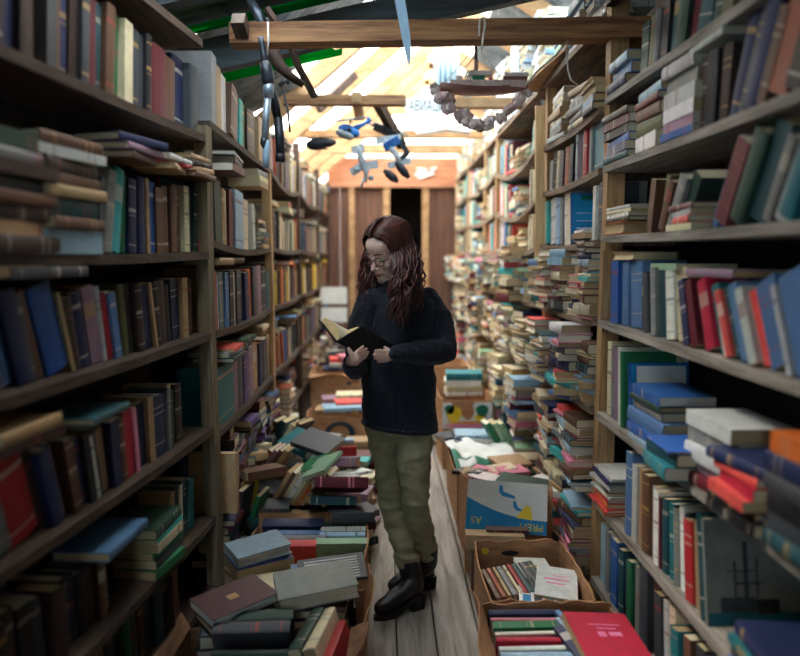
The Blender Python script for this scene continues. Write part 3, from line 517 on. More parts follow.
def cardbox(label, x0, y0, x1, y1, z0, z1, yaw=0, m='card', flaps=(), low=None, group='cardboard boxes of books on the floor', tagged=True, rough=.008):
    c = V(((x0 + x1) / 2, (y0 + y1) / 2, z0)); t = thing('cardboard_box', label, 'box', c, group); mb = MB(); th = .007
    hx, hy, h = (x1 - x0) / 2, (y1 - y0) / 2, z1 - z0; Rz = Matrix.Rotation(math.radians(yaw), 4, 'Z'); seed = U(0, 50)
    mb.box((-hx, -hy, 0), (hx, hy, th))
    for i, (a, b, ou) in enumerate((((-hx, -hy), (hx, -hy), (0, -1)), ((hx, -hy), (hx, hy), (1, 0)), ((hx, hy), (-hx, hy), (0, 1)), ((-hx, hy), (-hx, -hy), (-1, 0)))):
        n = 16; vs = []; hh = (low or {}).get(i, h)
        for k in range(n + 1):
            u = k / n; x, y = a[0] + (b[0] - a[0]) * u, a[1] + (b[1] - a[1]) * u
            top = hh if not callable(hh) else hh(u)
            top += rough * noise.noise(V((u * 9, i * 3, seed))) * 2; bow = .012 * math.sin(math.pi * u)
            for zz, of in ((0, 0), (0, -th), (top, bow - th), (top, bow)): vs.append((x + ou[0] * of, y + ou[1] * of, zz))
        mb.add(vs, [(k * 4 + j, k * 4 + (j + 1) % 4, k * 4 + 4 + (j + 1) % 4, k * 4 + 4 + j) for k in range(n) for j in range(4)] + [(3, 2, 1, 0), (n * 4, n * 4 + 1, n * 4 + 2, n * 4 + 3)])
    me = mb.mesh('box_body', M[m]); me.transform(Rz); link('box_body', me, t)
    for side, ang, ln in flaps:                    # side 0 front, 1 towards +x, 2 back, 3 towards -x; ang 0 upright, 90 flat outwards
        a, b, ou = (((-hx, -hy), (hx, -hy), V((0, -1, 0))), ((hx, -hy), (hx, hy), V((1, 0, 0))), ((hx, hy), (-hx, hy), V((0, 1, 0))), ((-hx, hy), (-hx, -hy), V((-1, 0, 0))))[side]
        fm = MB(); n = 14; vs = []; dr = (ou * math.sin(math.radians(ang)) + ZV * math.cos(math.radians(ang))); nr = dr.cross(V((b[0] - a[0], b[1] - a[1], 0)).normalized())
        for k in range(n + 1):
            u = k / n; o = V((a[0] + (b[0] - a[0]) * u, a[1] + (b[1] - a[1]) * u, h - .002)); l = ln * (1 + rough * 14 * noise.noise(V((u * 7, side + 5, seed))))
            cur = nr * .02 * math.sin(u * 5 + seed)
            vs += [o, o + dr * l * .5 + cur * .4, o + dr * l + cur, o + dr * l + cur + nr * .005, o + dr * l * .5 + cur * .4 + nr * .005, o + nr * .005]
        fm.add(vs, [(k * 6 + j, k * 6 + (j + 1) % 6, k * 6 + 6 + (j + 1) % 6, k * 6 + 6 + j) for k in range(n) for j in range(6)] + [(5, 4, 3, 2, 1, 0), tuple(n * 6 + j for j in range(6))])
        me = fm.mesh('flap', M[m]); me.transform(Rz); link('flap', me, t)
    return t
def text_mesh(s, size, m, name='lettering', wide=1.0, depth=.0008):
    cu = bpy.data.curves.new('tmp', 'FONT'); cu.body = s; cu.size = size; cu.align_x = 'CENTER'; cu.align_y = 'CENTER'; cu.extrude = depth; cu.offset = 0
    o = bpy.data.objects.new('tmp', cu); COL.objects.link(o); dg = bpy.context.evaluated_depsgraph_get(); dg.update()
    me = bpy.data.meshes.new_from_object(o.evaluated_get(dg)); bpy.data.objects.remove(o); bpy.data.curves.remove(cu)
    me.name = name; me.materials.clear(); me.materials.append(m); me.transform(Matrix.Diagonal((wide, 1, 1, 1))); return me

# right side, box nearest the camera
cardbox('open cardboard box nearest the camera, full of spines and topped by a big crimson book', .34, 1.90, .80, 2.29, 0, .27, 0, 'card', [(3, 35, .08)], {0: .17, 2: .285})
P = ppile('open box under the big crimson book', 'books in the box nearest the camera')
for i, (c, T) in enumerate((('navy', .032), ('pink', .016), ('green', .036), ('white', .016), ('crimson', .024), ('white', .02), ('pale blue', .03))): spine_up(P, .475, 2.255 - i * .043, .272 - .004 * (i % 2), T, .23, .17, c, U(-2, 2), 6, plain=(i != 2))
for i, (c, T) in enumerate((('navy', .025), ('cream', .03), ('mauve', .02))): spine_up(P, .68, 2.25 - i * .04, .262, T, .19, .15, c, U(-2, 2), 5)
for i, (c, T) in enumerate((('steel blue', .02), ('pale blue', .014), ('navy', .03))): spine_up(P, .612 - i * .012, 2.12 - i * .05, .29, T, .22, .16, c, 100, -10)
for k in range(6): lay(P, .70, 2.03, .05 + k * .032, .03, .2, .17, pick(MIX), 90)
lay(P, .70, 2.03, .265, .03, .26, .21, 'crimson', 92, 4, -3, label='big crimson book with gold lettering lying on the box nearest the camera', extra='goldlines')
# second box
tb = cardbox('wide open cardboard box with a dark hand hole and a notched front wall', .385, 2.335, .765, 2.86, 0, .265, -1, 'card', [], {0: lambda u: .27 if u < .4 or u > .66 else .21})
mb = MB(); mb.prism([(.026 * math.cos(a) * (1.5 if 1 else 1), .012 * math.sin(a)) for a in [i * math.pi / 8 for i in range(16)]], .002); me = mb.mesh('hand_hole', M['blackplastic']); o = link('hand_hole', me, tb); o.location = (-.03, .2515, .215); o.rotation_euler = (math.pi / 2, 0, 0)
mb = MB(); mb.prism([(.017 * math.cos(a), .014 * math.sin(a)) for a in [i * math.pi / 8 for i in range(16)]], .002); o = link('round_sticker', mb.mesh('round_sticker', M['yellowprint']), tb); o.location = (-.14, .2515, .225); o.rotation_euler = (math.pi / 2, 0, 0); o['label'] = 'yellow round sticker'
P = ppile('notched open box with the yellow sticker', 'books in the notched open box')
for i, (c, T) in enumerate((('brown', .024), ('rust', .02), ('tan', .016), ('grey', .026), ('cream', .014), ('red', .022), ('dark teal', .03), ('black', .018), ('dark grey', .03), ('dark green', .03))):
    spine_up(P, .415 + i * .0225, 2.56 + .008 * i, .225, T * .8, .24, .17, c, 96, -4, soft=False)
for k in range(4): lay(P, .64, 2.55, .03 + k * .04, .038, .22, .19, pick(MIX), 90)
lay(P, .62, 2.70, .2, .014, .19, .14, 'white', 92, 3, 0, extra='photocover', plain=True, label='white paperback with a small dark photo lying in the notched box')
lay(P, .585, 2.50, .2, .012, .21, .14, 'white', 80, 2, 2, extra='gridcover', plain=True, label='white booklet with a blue grid pattern lying in the notched box')
lay(P, .672, 2.545, .212, .012, .24, .16, 'white', 75, 3, -2, extra='pinklines', plain=True, label='white book with faint pink lettering lying in the notched box')
# third: the printed box
t = thing('printed_box', 'white box printed with a blue wave, yellow patch and upside-down lettering, full of books', 'box', (.60, 3.32, 0)); 
ax = V((.383, -.0, 0)); q0, q1, q2, q3 = W(465, 529, 3.1), W(547, 536, 3.02), W(553, 492, 3.14), W(468, 479, 3.22)
nrm = (q1 - q0).cross(q3 - q0).normalized(); ex = (q1 - q0).normalized(); ey = nrm.cross(ex); wd = (q1 - q0).length; ht = (q3 - q0).dot(ey)
MX = basis(ex, ey, nrm, q0)
def onpanel(mb, name, m): me = mb.mesh(name, m); me.transform(MX); me.transform(Matrix.Translation(-t.location)); return link(name, me, t)
mb = MB(); mb.box((0, 0, -.008), (wd, ht, 0)); onpanel(mb, 'front_panel', M['white'])
mb = MB(); n = 20; up = [(wd * k / n, ht * (.27 + .38 * (1 - k / n) ** 2.2 - .0 * k / n)) for k in range(n + 1)]; mb.prism([(0, 0), (wd, 0)] + up[::-1], .0012); onpanel(mb, 'blue_wave', M['blueprint'])
mb = MB(); mb.prism([(wd * .62, ht * .30), (wd * .82, ht * .27), (wd * .80, ht * .52), (wd * .74, ht * .56)], .0016); onpanel(mb, 'yellow_patch', M['yellowprint'])
for pts in ([(.4, .92), (.44, .92), (.45, .8), (.6, .72), (.6, .67), (.45, .7), (.4, .78)], [(.58, .62), (.61, .62), (.64, .5), (.7, .46), (.7, .42), (.62, .44), (.58, .52)]):
    mb = MB(); mb.prism([(wd * a, ht * b) for a, b in pts], .0012); onpanel(mb, 'blue_ribbon', M['blueprint'])
for s, u, v in (('PREM', .81, .14), ('AS', .13, .2)):
    me = text_mesh(s, .047, M['yellowprint']); me.transform(MX @ Matrix.Translation((wd * u, ht * v, .0015)) @ Matrix.Rotation(math.pi, 4, 'Z')); me.transform(Matrix.Translation(-t.location)); link('lettering', me, t)
mb = MB(); bx = [q3 - nrm * .005, q2 - nrm * .005, q2 + V((.02, .36, -.05)), q3 + V((-.01, .34, -.06))]; zl = lambda p, z: V((p.x, p.y, z))
for a, b in ((1, 2), (2, 3), (3, 0)):
    A, B = bx[a], bx[b]; n_ = (B - A).cross(ZV).normalized() * .006
    if b == 0: B = q3
    mb.add([zl(A, 0), zl(B, 0), B, A, zl(A, 0) - n_, zl(B, 0) - n_, B - n_, A - n_], [(0, 1, 2, 3), (7, 6, 5, 4), (0, 4, 5, 1), (1, 5, 6, 2), (2, 6, 7, 3), (3, 7, 4, 0)])
part(mb, 'box_sides', M['card'], t)
mb = MB(); a0, b0 = q0 - nrm * .004, q1 - nrm * .004; mb.add([zl(a0, 0), zl(b0, 0), b0, a0, zl(a0, 0) + V((0, .02, 0)), zl(b0, 0) + V((0, .02, 0)), b0 + V((0, .02, 0)), a0 + V((0, .02, 0))], [(0, 1, 2, 3), (7, 6, 5, 4), (0, 4, 5, 1), (1, 5, 6, 2), (2, 6, 7, 3), (3, 7, 4, 0)]); part(mb, 'box_base', M['card'], t)
P = ppile('box with the blue wave print', 'books in the blue wave box')
for k in range(5):
    for j in range(2): lay(P, .5 + j * .19, 3.40, .05 + k * .05, .048, .25, .18, pick(PALE), 90 + U(-4, 4))
layp(P, 522, 483, .375, .025, .25, .17, 'dark green', -28, 3, 2, label='dark green book lying slantwise on the blue wave box'); layp(P, 492, 478, .372, .016, .24, .1, 'white', -42, 3, 0, label='narrow white book lying slantwise beside the dark green book')
for i, (px, py, c) in enumerate(((478, 474, 'tan'), (486, 470, 'pink'), (500, 468, 'cream'), (512, 470, 'pink'), (540, 481, 'white'), (470, 472, 'dark grey'))): layp(P, px, py, .36, .02, .16, .11, c, U(-60, 60), U(-6, 6), U(-6, 6))
c0 = W(494, 538, 2.98); lay(P, c0.x, c0.y - .01, .18, .06, .262, .15, 'tan', -5, -12, 0, label='thick tan book with its cut pages upwards below the blue wave box', soft=True, paper=(206, 170, 130))
lay(P, .56, 3.02, .235, .012, .19, .1, 'brown', -5, -12, 0); 
for k in range(3): lay(P, .52, 2.98, .005 + k * .058, .057, .26, .16, 'brown', -5)
# fourth: white sheet with green print over a box
t = cardbox('cardboard box under a white sheet with green print, second box beyond the blue wave', .40, 3.66, .80, 4.30, 0, .30, 0, 'card', [(0, 60, .1)])
t = thing('plastic_sheet', 'crumpled white printed sheet with a green corner spread over a box of books', 'sheet', (.58, 3.9, .31))
mb = MB(); n = 14; vs = []
for j in range(n + 1):
    for i in range(n + 1):
        u, v = i / n, j / n; x = .36 + .40 * u + .05 * (1 - v); y = 3.64 + .56 * v + .2 * (1 - u) * v; z = .345 + .05 * noise.noise(V((u * 3, v * 3, 2))) + .03 * noise.noise(V((u * 8, v * 8, 5))) - .12 * max(0, .16 - v) / .16
        vs.append((x, y, z))
mb.add(vs, [(j * (n + 1) + i, j * (n + 1) + i + 1, (j + 1) * (n + 1) + i + 1, (j + 1) * (n + 1) + i) for j in range(n) for i in range(n)], None, True)
me = mb.mesh('sheet', [M['paper'], M['greenprint']]); me.transform(Matrix.Translation(-t.location)); o = link('sheet', me, t)
for k, pg in enumerate(me.polygons):
    j, i = divmod(k, n)
    if j < 6 and i < 10 and j < 5.6 - i * .45 and not (j in (2, 3) and i in (1, 2, 3)): pg.material_index = 1
md = o.modifiers.new('s', 'SOLIDIFY'); md.thickness = .004; md = o.modifiers.new('b', 'SUBSURF'); md.levels = md.render_levels = 2
P = ppile('sheet-covered box', 'books around the sheet-covered box')
lay(P, .70, 3.72, .345, .02, .2, .17, 'tan', 15, 3, 0, label='grey-tan large book leaning at the front corner of the white sheet')
for i in range(3): upright_at(P, .70 + i * .045, 4.22, .33, .03, .15, .11, 'green' if i == 0 else 'pale green', 100, -28)
lay(P, .57, 4.28, .33, .03, .26, .2, 'pale grey', 3); lay(P, .57, 4.29, .361, .02, .24, .18, 'pale blue', -2); lay(P, .43, 4.33, .33, .03, .2, .15, 'dark grey', 30); lay(P, .5, 4.22, .33, .03, .12, .1, 'steel blue', 60)
# farther: picture box and stacks
t = cardbox('box with a bright flower picture and pink border under a stack of thick books', .40, 4.72, .78, 5.1, 0, .50, 2, 'card')
mb = MB(); mb.box((-.185, -.2, .3), (.17, -.196, .485)); o = link('picture_panel', mb.mesh('picture_panel', M['paper']), t)
for nm, m, (a, b, c, d) in (('picture_patch', 'yellowprint', (-.16, -.05, .34, .46)), ('picture_patch', 'greenprint', (-.17, -.1, .40, .47)), ('picture_patch', 'orangeboard', (-.05, .04, .36, .47)), ('picture_patch', 'greenprint', (.05, .14, .38, .47)), ('picture_patch', 'yellowprint', (.04, .12, .35, .4)), ('picture_patch', 'pinkprint', (-.18, .165, .305, .332)), ('picture_patch', 'orangeprint', (-.16, .15, .332, .35))):
    mb = MB(); k = 9; mb.prism([((a + b) / 2 + (b - a) / 2 * math.cos(x) * (1 + .15 * math.sin(3 * x)), (c + d) / 2 + (d - c) / 2 * math.sin(x)) for x in [i * 2 * math.pi / k for i in range(k)]], .002); o = link(nm, mb.mesh(nm, M[m]), t); o.location = (0, -.203, 0); o.rotation_euler = (math.pi / 2, 0, 0)
P = ppile('flower picture box', 'books stacked on the flower picture box')
for i, (c, T) in enumerate((('white', .03), ('cream', .045), ('white', .04), ('teal', .05))): lay(P, .57 + U(-.01, .01), 4.92, .505 + sum((.03, .045, .04, .05)[:i]), T, .26, .19, c, U(-3, 3))
upright_at(P, .84, 4.55, .0, .05, .47, .22, 'dark teal', 75, 0); 
for i, c in enumerate(('pale grey', 'steel blue', 'dark teal', 'navy', 'teal', 'navy')): lay(P, .80, 4.28, i * .06, .058, .22, .17, c, 90 + U(-6, 6))
for k in range(5): lay(P, .78, 4.62, k * .05, .048, .2, .16, pick(PALE), U(-20, 20))
cardbox('plain cardboard box farther along, half hidden behind the reading person', .30, 5.5, .68, 5.95, 0, .62, 0, 'card', [(3, 30, .12)])
P = ppile('plain far box', 'books tumbled on the floor of the far aisle')
mb = MB()
for k in range(60): lay(P, U(.34, .85), U(5.3, 8.0), U(.0, .5), U(.02, .05), U(.17, .25), U(.12, .17), pick(PALE), U(0, 180), U(-15, 15), U(-15, 15))
# ---- left side
P = ppile('near left box', 'books in the left front box')
cardbox('worn low cardboard box at the bottom edge, holding dark green books', -.66, 1.70, -.12, 2.15, 0, .28, -2, 'card_dull', [(3, 30, .06), (1, 50, .06)])
for i, (x, y, c, ya) in enumerate(((-.42, 2.10, 'dark green', 4), (-.42, 2.03, 'dark grey', 2), (-.25, 2.02, 'dark green', 78), (-.21, 2.02, 'cream', 80), (-.4, 1.95, 'dark green', 0), (-.17, 2.0, 'red', 82))): spine_up(P, x, y, .355 if i < 4 else .32, .045, .24, .17, c, ya, 18 if i < 2 else -20)
for k in range(4): lay(P, -.4, 1.9, .02 + k * .02, .02, .2, .15, 'dark grey', 0)
P = ppile('low torn box by the boots', 'books stacked in the torn box')
t = cardbox('torn low cardboard box with ragged flaps beside the boots', -.415, 2.06, -.075, 2.62, 0, .20, 0, 'card', [(1, 8, .1)], {0: .12}, rough=.03)
zz = .012
for c, T, L, Wd, ya in (('black', .05, .23, .17, 8), ('dark grey', .045, .23, .17, 4), ('black', .045, .22, .16, 10), ('black', .045, .22, .16, 6), ('dark grey', .05, .2, .15, 12), ('black', .045, .21, .16, 4), ('dark brown', .03, .2, .15, -4)):
    lay(P, -.235 + U(-.01, .01), 2.24, zz, T, L, Wd, c, ya + 180, paper=(222, 208, 176)); zz += T + .001
lay(P, -.245, 2.27, zz, .05, .27, .19, 'grey', 195, -3, 4, label='large grey-blue book lying on top of the torn box', paper=(226, 214, 186), soft=False, plain=True)
lay(P, -.2, 2.42, .33, .012, .25, .18, 'dark grey', 8, 4, -4, extra='patternlines', plain=True, label='dark patterned cover peeking out behind the large grey-blue book')
for k in range(6): lay(P, -.24, 2.48, .012 + k * .05, .048, .24, .18, pick(DARKS), 5 + U(-5, 5))
P = ppile('floor stack by the grey post', 'books stacked on the floor by the grey post')
zz = 0
for c, T, L, Wd, ya in (('dark brown', .05, .24, .17, 10), ('maroon', .05, .24, .18, -4), ('maroon', .045, .24, .18, 4), ('dark maroon', .045, .24, .18, 3), ('dark teal', .05, .23, .17, 2), ('dark grey', .045, .22, .16, 6), ('pale blue', .01, .2, .16, 4), ('dark brown', .035, .22, .16, 34)): 
    lay(P, -.50, 2.17, zz, T, L, Wd, c, ya + 180, paper=(222, 208, 186)); zz += T + .001
lay(P, -.505, 2.175, zz, .035, .24, .17, 'dark maroon', 222, -3, 2, paper=(214, 214, 208), soft=False, plain=True, label='dark maroon book with a gold oval topping the floor stack nearest the camera', extra='goldoval'); lay(P, -.50, 2.17, zz - .03, .028, .22, .16, 'dark brown', 218)
zz = 0
for c, T, L, Wd, ya in (('brown', .06, .23, .17, 20), ('tan', .05, .24, .17, 35), ('dark grey', .05, .24, .17, 25), ('brown', .05, .23, .16, 50), ('tan', .045, .24, .17, 35), ('tan', .03, .24, .16, 40), ('navy', .04, .24, .17, 30)):
    lay(P, -.50, 2.59, zz, T, L * .95, Wd, c, ya + 180); zz += T + .001
lay(P, -.505, 2.60, zz, .04, .22, .16, 'slate blue', 212, -2, 2, paper=(196, 190, 176), label='grey-blue book with an oval print topping the stack by the grey post', plain=True)
for i in range(4): lay(P, -.42, 2.40, .02 + i * .07, .06, .2, .14, pick(['tan', 'brown', 'cream']), 60 + i * 12, U(-8, 8), U(-5, 5))
P = ppile('box of spines behind the torn box', 'books standing spine up in the middle left box')
cardbox('cardboard box of upturned spines behind the torn box', -.58, 2.66, -.085, 3.03, 0, .285, 0, 'card', [(2, 20, .05)], {0: .26})
for x, y, T, L, c in ((-.42, 2.98, .06, .27, 'navy'), (-.19, 3.0, .03, .2, 'dark green'), (-.40, 2.905, .03, .24, 'steel blue'), (-.38, 2.86, .03, .24, 'grey'), (-.19, 2.94, .035, .2, 'pale grey'), (-.19, 2.89, .03, .2, 'pale blue'), (-.355, 2.80, .045, .12, 'coral'), (-.19, 2.81, .04, .22, 'pale green'), (-.5, 2.80, .04, .14, 'tan')):
    spine_up(P, x, y, .315 if c == 'navy' else .295, T, L, .18, c, U(-2, 2), 14, plain=c in ('coral', 'navy'))
for k in range(4):
    for j in range(2): lay(P, -.46 + j * .23, 2.84, .02 + k * .02, .02, .2, .16, pick(MIX), 90)
# the tumbled heap
P = ppile('tumbled heap beyond the box of spines', 'books in the tumbled heap on the floor')
DK3 = ['tan', 'brown', 'cream', 'mauve', 'dark teal', 'maroon', 'grey', 'dark grey', 'tan']
for gy in range(5):
    for gx in range(3):
        zz = 0.0
        while zz < (.27 + .02 * gy if gx else .3 + .02 * gy):
            T = U(.025, .05); lay(P, -.57 + gx * .2 + U(-.02, .02), 3.18 + gy * .25 + U(-.03, .03), zz, T, U(.18, .24), U(.13, .17), pick(DK3), U(-40, 40) if zz > .1 else U(-8, 8)); zz += T + .003
lay(P, -.24, 3.12, .0, .28, .25, .19, 'dark brown', 0, label=None)
layp(P, 350, 512, .33, .05, .2, .16, 'dark grey', 14, -6, 4, plain=True, label='dark grey book with tan pages at the front of the heap', paper=(190, 140, 100), soft=False)
layp(P, 331, 503, .36, .035, .21, .16, 'dark teal', 14, -16, 6, label='dark teal book squeezed under the big maroon book'); 
b = layp(P, 339, 489, .415, .05, .25, .17, 'maroon', 14, -26, 6, label='big maroon book with silver spine lettering on the heap', acc='pink'); b.bands = [(.1, .13), (.62, .66), (.7, .73)]
layp(P, 322, 474, .45, .02, .2, .15, 'pale green', 62, -24, -14, label='pale green book tilted on the heap', plain=True); layp(P, 313, 471, .43, .03, .19, .14, 'green', 60, -22, -12)
layp(P, 302, 447, .47, .035, .25, .16, 'teal', -48, 22, 6, label='teal book sliding off the back of the heap', plain=True); layp(P, 318, 447, .50, .03, .24, .17, 'dark grey', -36, 16, 8, label='dark grey book with a white edge leaning on the heap', soft=False)
layp(P, 341, 449, .42, .05, .17, .13, 'red', 6, -12, 0); layp(P, 338, 441, .44, .02, .18, .13, 'pale blue', 4, -10, 0)
layp(P, 344, 461, .42, .05, .16, .12, 'mauve', -12, -14, -4, soft=False, paper=(196, 140, 100)); layp(P, 331, 468, .38, .04, .14, .11, 'tan', -20, -8, 0); layp(P, 352, 473, .38, .016, .18, .12, 'white', 30, -8, 0); layp(P, 340, 478, .39, .016, .18, .12, 'pale grey', 20, -8, 4)
layp(P, 363, 459, .36, .03, .1, .08, 'turquoise', 80, 0, 0)
for i, c in enumerate(('tan', 'brown', 'cream', 'white', 'cream', 'tan', 'orange', 'tan', 'brown')):
    q = W(276 + i * 4.2, 494, 3.35); upright_at(P, q.x, 3.36, .27, .022, .2, .15, c, 78, 30 + i * 1.0, soft=True)
for i, c in enumerate(('brown', 'mauve', 'brown', 'tan')):
    q = W(258 + i * 5, 485, 3.6); upright_at(P, q.x, 3.6, .32, .025, .2, .15, c, 75, 34)
for px, py, c, ya, ln in ((276, 452, 'dark teal', 70, 26), (284, 462, 'cream', 60, 34), (292, 462, 'brown', 60, 30), (268, 458, 'dark brown', 70, 24)):
    q = W(px, py, 3.95); upright_at(P, q.x, 3.95, .36, .03, .22, .15, c, ya, ln)
upright_at(P, W(245, 496, 3.15).x, 3.15, .22, .025, .24, .16, 'yellow', 80, 8); upright_at(P, W(252, 500, 3.15).x, 3.16, .2, .02, .2, .14, 'green', 80, 16); upright_at(P, W(238, 490, 3.05).x, 3.05, .24, .03, .22, .15, 'dark grey', 80, 10)
for px, py, c in ((250, 447, 'cream'), (246, 455, 'tan'), (256, 440, 'dark grey'), (262, 470, 'brown')): layp(P, px, py, .5, .04, .19, .14, c, U(10, 40), -8, 0)
# far left boxes
t = cardbox('cardboard box with a dark ring print on its front beyond the heap', -.54, 4.58, -.14, 4.95, .0, .415, 0, 'card')
mb = MB(); n = 24; vs = [(r * 1.3 * math.cos(2 * math.pi * k / n), r * math.sin(2 * math.pi * k / n), zz) for zz in (0, .002) for r in (.05, .078) for k in range(n)]
mb.add(vs, [(2 * n + k, 3 * n + k, 3 * n + (k + 1) % n, 2 * n + (k + 1) % n) for k in range(n)] + [(n + k, n + (k + 1) % n, 3 * n + (k + 1) % n, 3 * n + k) for k in range(n)]); o = link('printed_ring', mb.mesh('printed_ring', M['inkprint']), t); o.location = (.03, -.199, .31); o.rotation_euler = (math.pi / 2, 0, 0)
for x in (-.09, .13):
    mb = MB(); mb.prism([(.017 * math.cos(a), .017 * math.sin(a)) for a in [i * math.pi / 8 for i in range(16)]], .002); o = link('round_hole', mb.mesh('round_hole', M['blackplastic']), t); o.location = (x, -.197, .2); o.rotation_euler = (math.pi / 2, 0, 0)
t = cardbox('cardboard box with a small red dot print, behind the ring-printed box', -.62, 5.55, -.22, 6.0, .0, .545, 0, 'card', [(0, 100, .05)])
for x, m in ((-.02, 'redprint'), (.12, 'inkprint')):
    mb = MB(); mb.prism([(.018 * math.cos(a), .018 * math.sin(a)) for a in [i * math.pi / 8 for i in range(16)]], .002); o = link('printed_dot', mb.mesh('printed_dot', M[m]), t); o.location = (x, -.233, .47); o.rotation_euler = (math.pi / 2, 0, 0)
P = ppile('far boxes on the darker side', 'books lying on the far left boxes')
for x, y, z, c, L in ((-.34, 4.72, .42, 'tan', .3), (-.3, 4.7, .44, 'pale blue', .28), (-.26, 4.8, .455, 'coral', .2), (-.4, 5.1, .3, 'grey', .3), (-.35, 5.15, .35, 'cream', .25), (-.38, 5.2, .40, 'mauve', .22), (-.28, 5.2, .43, 'cream', .2), (-.4, 5.75, .55, 'navy', .26), (-.36, 5.75, .585, 'white', .2), (-.38, 5.8, .62, 'coral', .2), (-.3, 5.75, .65, 'pink', .2), (-.4, 6.4, .6, 'grey', .3), (-.3, 6.3, .66, 'dark grey', .25), (-.34, 6.3, .7, 'mauve', .2)):
    lay(P, x, y, z, .03, L, .17, c, U(-15, 15))
for k in range(9):
    lay(P, -.4, 6.35, k * .066, .064, .3, .25, 'dark grey', U(-10, 10)); lay(P, -.4, 5.22, k * .033, .032, .26, .2, pick(MIX), U(-10, 10))
for k in range(40): lay(P, U(-.6, -.2), U(6.7, 8.2), U(0, .5), U(.02, .05), U(.17, .25), U(.12, .17), pick(MIX), U(0, 180), U(-10, 10), U(-10, 10))
# ------------------------------------------------------------------ the shed itself
mb = MB(); xs = [-1.35, -1.08, -.86, -.62, -.40, -.235, -.075, .045, .20, .375, .56, .78, 1.0, 1.25]
random.seed(5)
for a, b in zip(xs, xs[1:]):
    y = -2.3 
    while y < 8.7:
        y2 = min(8.7, y + U(2.2, 4.5)); n = 10; vs = []
        for k in range(n + 1):
            yy = y + (y2 - y) * k / n
            for x, z in ((a + .003 + .002 * math.sin(yy * 2 + a), -.03), (a + .003 + .002 * math.sin(yy * 2 + a), -.002), (a + .008, 0), (b - .008, 0), (b - .003 + .002 * math.sin(yy * 2 + b), -.002), (b - .003, -.03)): vs.append((x, yy, z + .002 * math.sin(a * 40)))
        mb.add(vs, [(k * 6 + j, k * 6 + 6 + j, k * 6 + 7 + j, k * 6 + 1 + j) for k in range(n) for j in range(5)] + [(0, 1, 2, 3, 4, 5), tuple(n * 6 + j for j in (5, 4, 3, 2, 1, 0))]); y = y2 + .004
struct(mb, 'floor', M['floor'])
mb = MB(); mb.box((-1.4, -2.3, -.06), (1.3, 8.7, -.034)); struct(mb, 'floor_underside', M['backboard'])
mb = MB(); mb.box((-1.40, -2.3, 0), (-1.36, 8.7, 2.45)); struct(mb, 'wall_left', M['plaster'])
mb = MB(); mb.box((1.26, -2.3, 0), (1.30, 8.7, 2.95)); struct(mb, 'wall_right', M['plaster'])
mb = MB(); mb.box((-.88, -2.34, 0), (1.3, -2.3, 3.2)); mb.box((-1.4, -2.34, 0), (-.88, -2.3, .3)); mb.box((-1.4, -2.34, 2.4), (-.88, -2.3, 3.2)); mb.box((-1.4, -2.34, .3), (-1.34, -2.3, 2.4)); struct(mb, 'wall_back', M['plaster'])
w = MB()
for x0, x1, z0, z1 in ((-1.34, -1.29, .3, 2.4), (-.93, -.88, .3, 2.4), (-1.29, -.93, .3, .35), (-1.29, -.93, 2.35, 2.4), (-1.29, -.93, 1.33, 1.37)): w.box((x0, -2.35, z0), (x1, -2.29, z1))
wf = struct(w, 'window_added', M['post_grey']); w = MB(); w.box((-1.29, -2.322, .35), (-.93, -2.318, 2.35)); w.build('pane', M['glass'], wf)  # window added behind the camera as front fill for reader and right shelves
# end wall: red-brown boards, door frame, orange board
mb = MB()
for i in range(7): x = -1.36 + i * .135; mb.box((x, 8.5, 0), (x + .131, 8.55 + .006 * (i % 2), 2.36))
mb.box((-.42, 8.52, 0), (.04, 8.56, 2.34))
for i in range(5): x = .52 + i * .15; mb.box((x, 8.5, 0), (x + .146, 8.55 + .005 * (i % 2), 2.36))
struct(mb, 'wall_far', M['redboard'])
mb = MB(); mb.box((-.72, 8.42, 2.36), (1.1, 8.5, 2.44)); mb.box((-.70, 8.46, 2.44), (1.1, 8.5, 2.72)); struct(mb, 'trim_1', M['orangeboard'])
mb = MB(); mb.box((-.02, 8.44, 0), (.06, 8.52, 2.36)); mb.box((.46, 8.44, 0), (.54, 8.52, 2.36)); mb.box((-.44, 8.44, 0), (-.37, 8.52, 2.36)); struct(mb, 'door_1', M['rafter'])
mb = MB(); mb.box((-.5, 9.5, 0), (.9, 9.54, 2.6)); mb.box((-.5, 8.56, 0), (-.46, 9.5, 2.6)); mb.box((.86, 8.56, 0), (.9, 9.5, 2.6)); mb.box((-.5, 8.56, 2.56), (.9, 9.54, 2.6)); mb.box((-.5, 8.56, -.05), (.9, 9.54, 0))
for z in (.6, 1.0, 1.4, 1.8): mb.box((-.46, 9.25, z), (.86, 9.5, z + .025))
struct(mb, 'wall_beyond', M['backboard'])
